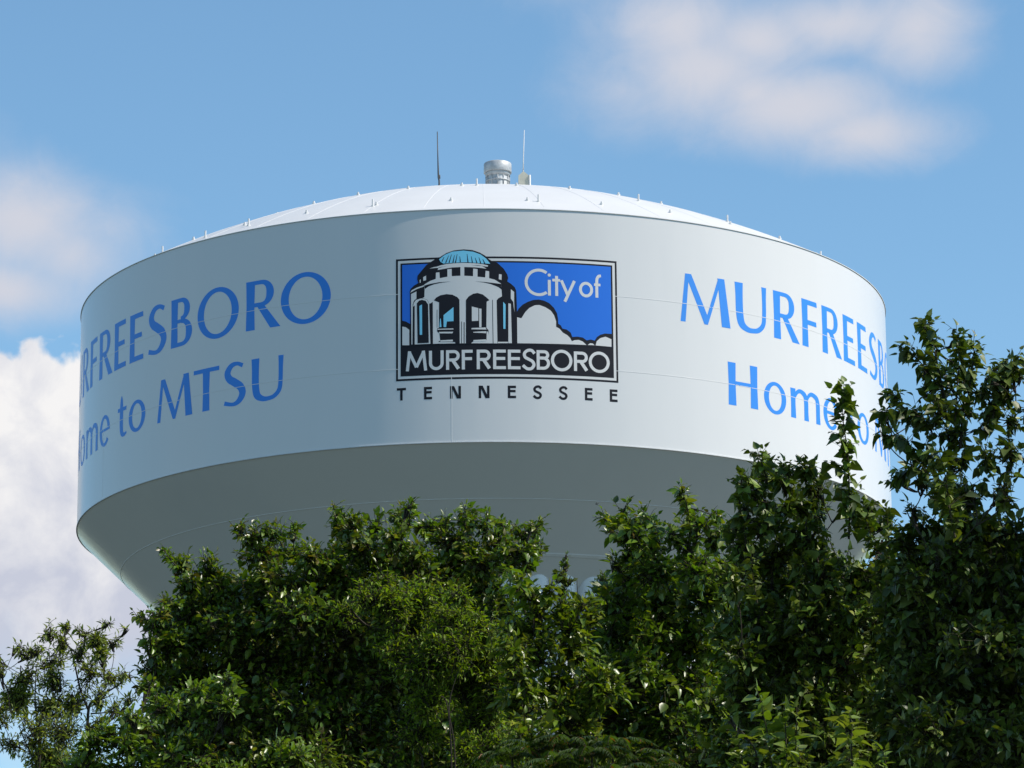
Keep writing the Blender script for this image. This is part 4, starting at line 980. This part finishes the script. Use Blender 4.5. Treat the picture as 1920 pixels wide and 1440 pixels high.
grow('broadleaf_tree', 'tallest broadleaf tree at the right edge, its upright leafy shoots standing against blue sky', 'tree', 29.0, 1830, rt,
     22.5, 0.60, 'heart', [((.088, .135, .012), 3), ((.070, .108, .012), 3), (DG, 3), ((.10, .125, .030), 1.5), (YG, .5)], 97, mat=M_DULL, lai=1.8, out=0.55, twig_px=50, up=0.6, hang=0.75, trunk_r=0.12, depth=0.9, spread=0.5,
     shoots=[([(1775, 760), (1760, 690), (1748, 640), (1722, 596)], 0.3, 1.0, 0.75), ([(1790, 790), (1795, 720), (1798, 660), (1793, 608)], 0.3, 0.95, 0.7), ([(1812, 760), (1820, 710), (1826, 660), (1820, 635)], 0.2, 0.85, 0.75), ([(1860, 790), (1875, 730), (1895, 690), (1915, 655)], 0.3, 1.0, 0.75), ([(1850, 800), (1868, 740), (1885, 700), (1890, 675)], 0.2, 0.95, 0.75),
             ([(1760, 795), (1728, 784), (1690, 775), (1640, 772)], 0.3, 1.0, 0.9), ([(1755, 860), (1715, 840), (1690, 822), (1650, 815)], 0.3, 1.0, 0.9), ([(1735, 800), (1700, 770), (1682, 748), (1655, 738)], 0.3, 0.9, 0.9), ([(1765, 730), (1735, 690), (1712, 665), (1690, 650)], 0.3, 0.9, 0.75), ([(1745, 890), (1712, 880), (1690, 895), (1672, 905)], 0.3, 0.9, 0.9),
             ([(1790, 1010), (1780, 950), (1772, 890), (1752, 838)], 1.1, 1.05, 0.5, 1.3), ([(1850, 760), (1838, 735), (1850, 712)], 0.2, 0.9, 0.8)],
     limbs=[([(1800, 840), (1805, 780), (1808, 730), (1806, 690)], 0.1, 0.012, 0.004), ([(1775, 780), (1765, 730), (1752, 660)], 0.15, 0.010, 0.004)])

# sunlit sprouts in front, lower right
grow('sprouting_shrub', 'sunlit upright sprouts with big pointed leaves in front, lower right corner', 'shrub', 24.0, 1470,
     [(1415, 1425, 30, 18), (1500, 1420, 26, 18), (1380, 1440, 30, 20), (1460, 1470, 60, 34), (1590, 1420, 16, 16), (1535, 1450, 40, 20), (1600, 1470, 40, 24), (1370, 1350, 10, 8)],
     27, 0.46, 'heart', [((.125, .17, .026), 3), (G2, 2), ((.18, .21, .045), 1.4)], 103, lai=1.5, twig_px=60, up=0.8, hang=0.3, trunk_r=0.03, depth=0.7, spread=0.15, fork=0.3,
     shoots=[([(1450, 1480), (1444, 1400), (1432, 1340), (1418, 1288)], 0.1, 1.0, 0.25, 0.25), ([(1478, 1480), (1474, 1400), (1472, 1340), (1470, 1322)], 0.1, 1.0, 0.2, 0.25), ([(1490, 1480), (1492, 1420), (1493, 1350), (1494, 1322)], 0.05, 1.0, 0.2, 0.2), ([(1600, 1480), (1596, 1400), (1598, 1360), (1590, 1332)], 0.1, 1.15, 0.3, 0.4), ([(1650, 1480), (1660, 1430), (1652, 1405)], 0.1, 0.9, 0.3, 0.3), ([(1400, 1480), (1390, 1420), (1378, 1360)], 0.1, 0.9, 0.3, 0.3)])

# fern-like sumac fronds along the lower edge
def frond_shrub():
    rng = np.random.default_rng(131)
    d = 27.0; mpp = d/FPX
    base = at(1090, 1440, d); base.z = 0
    root = thing('sumac_shrub', base, 'sumac shrub with arching fern-like fronds, right of the feathery tree', 'shrub')
    B0 = np.array(base); wood = Wood()
    Bs, Ls, Ns, Ss, Ts = [], [], [], [], []
    tips = [(1068, 1380, 0.2), (1150, 1385, 0.3), (1010, 1392, 0.1), (960, 1405, 0.2), (1190, 1412, 0.2), (1110, 1400, 0.5), (1040, 1420, 0.5), (1230, 1432, 0.3), (1160, 1435, 0.6), (980, 1440, 0.5), (1090, 1445, 0.7)]
    for x, y, near in tips:
        C = np.array(at(x, y+18, d-near))
        st = B0 + np.array([rng.normal()*0.05, rng.normal()*0.05, 0])
        wood.limb(bez(st, (st+C)/2+np.array([0, 0, 0.5]), C, 10), np.linspace(0.02, 0.008, 10), 6)
        for k in range(9):
            a = 2*math.pi*(k+rng.random()*0.6)/9
            L = rng.uniform(60, 95)*mpp
            e = C + np.array([math.cos(a)*L, math.sin(a)*L*0.9, rng.uniform(-0.3, 0.12)*L])
            P = bez(C, C+np.array([math.cos(a)*L*.5, math.sin(a)*L*.5, L*0.45]), e, 14)
            wood.limb(P, np.linspace(0.003, 0.001, 14), 3)
            T = unit(np.gradient(P, axis=0)); sd = unit(xprod(T, np.array([0, 0, 1.0])))
            tone = rng.uniform(0.75, 1.2)
            for i in range(1, 14):
                for q in (0.0, 0.5):
                    for s in (-1, 1):
                        p = P[i-1]*(1-q)+P[i]*q
                        Bs.append(p); Ls.append(0.5*T[i]+s*sd[i]+np.array([0, 0, -0.35])); Ns.append(np.array([0, 0, 1.0])+0.3*s*sd[i]+0.15*rng.standard_normal(3))
                        Ss.append(20*mpp*math.sin(math.pi*(0.12+0.82*i/14))*rng.uniform(.85, 1.1)); Ts.append(np.array([.045, .080, .012])*tone if rng.random() > 0.04 else np.array([.16, .07, .02]))
    wood.v = [v-B0 for v in wood.v]
    wood.build('stems', M_BARK, root)
    N = len(Bs)
    leaf_mesh('fronds', np.array(Bs)-B0, np.array(Ls), np.array(Ns), np.array(Ss), np.full(N, 0.24), np.array(Ts), 'lance', M_FINE, root, rng)
frond_shrub()

# two small insects on the wing
def insect(px, py, d, label, yaw):
    c = at(px, py, d)
    root = thing('flying_insect', c, label, 'insect', 'insects in flight')
    root.rotation_euler = (0, 0.3, yaw)
    bm = bmesh.new()
    tube(bm, [(-0.022, 0, 0), (-0.016, 0, 0.001), (-0.008, 0, 0.001), (0.006, 0, 0.0), (0.026, 0, -0.001)], [0.002, 0.005, 0.0055, 0.003, 0.0015], 8)
    from_bm('body', bm, M_BLACK, root)
    for s in (-1, 1):
        bm = bmesh.new()
        for x0, x1 in ((-0.012, -0.022), (-0.004, 0.004)):
            v = [bm.verts.new(q) for q in ((x0, 0.002*s, 0.003), (x0+0.006, 0.002*s, 0.003), (x1+0.006, 0.030*s, 0.012), (x1-0.002, 0.030*s, 0.012))]
            bm.faces.new(v)
        from_bm('wing', bm, M_DARKSTEEL, root)
insect(1119, 946, 45.0, 'tiny dark insect in flight in front of the shaded tank underside', 0.4)
insect(1507, 872, 45.0, 'tiny dark insect in flight above the leaves at the white wall', 1.1)

# unseen copies of the largest tree, added to block low sky round the camera
src = [o for o in scene.objects if o.name == 'broadleaf_tree'][0]
for x, y, rz_, s in ((-9, -123, 0.4, 1.6), (-1, -126, 2.1, 1.75), (8, -123, 4.0, 1.6), (-15, -114, 5.2, 1.5), (-17, -103, 1.2, 1.5), (15, -116, 3.1, 1.5)):
    r = src.copy(); scene.collection.objects.link(r)
    r.location = (x, y, 0); r.rotation_euler = (0, 0, rz_); r.scale = (s, s, s)
    r['label'] = 'added copy of the largest tree, out of view, blocking low sky round the camera'
    r['group'] = 'added sky-blocking trees round the camera'
    for ch in src.children:
        c = ch.copy(); scene.collection.objects.link(c); c.parent = r
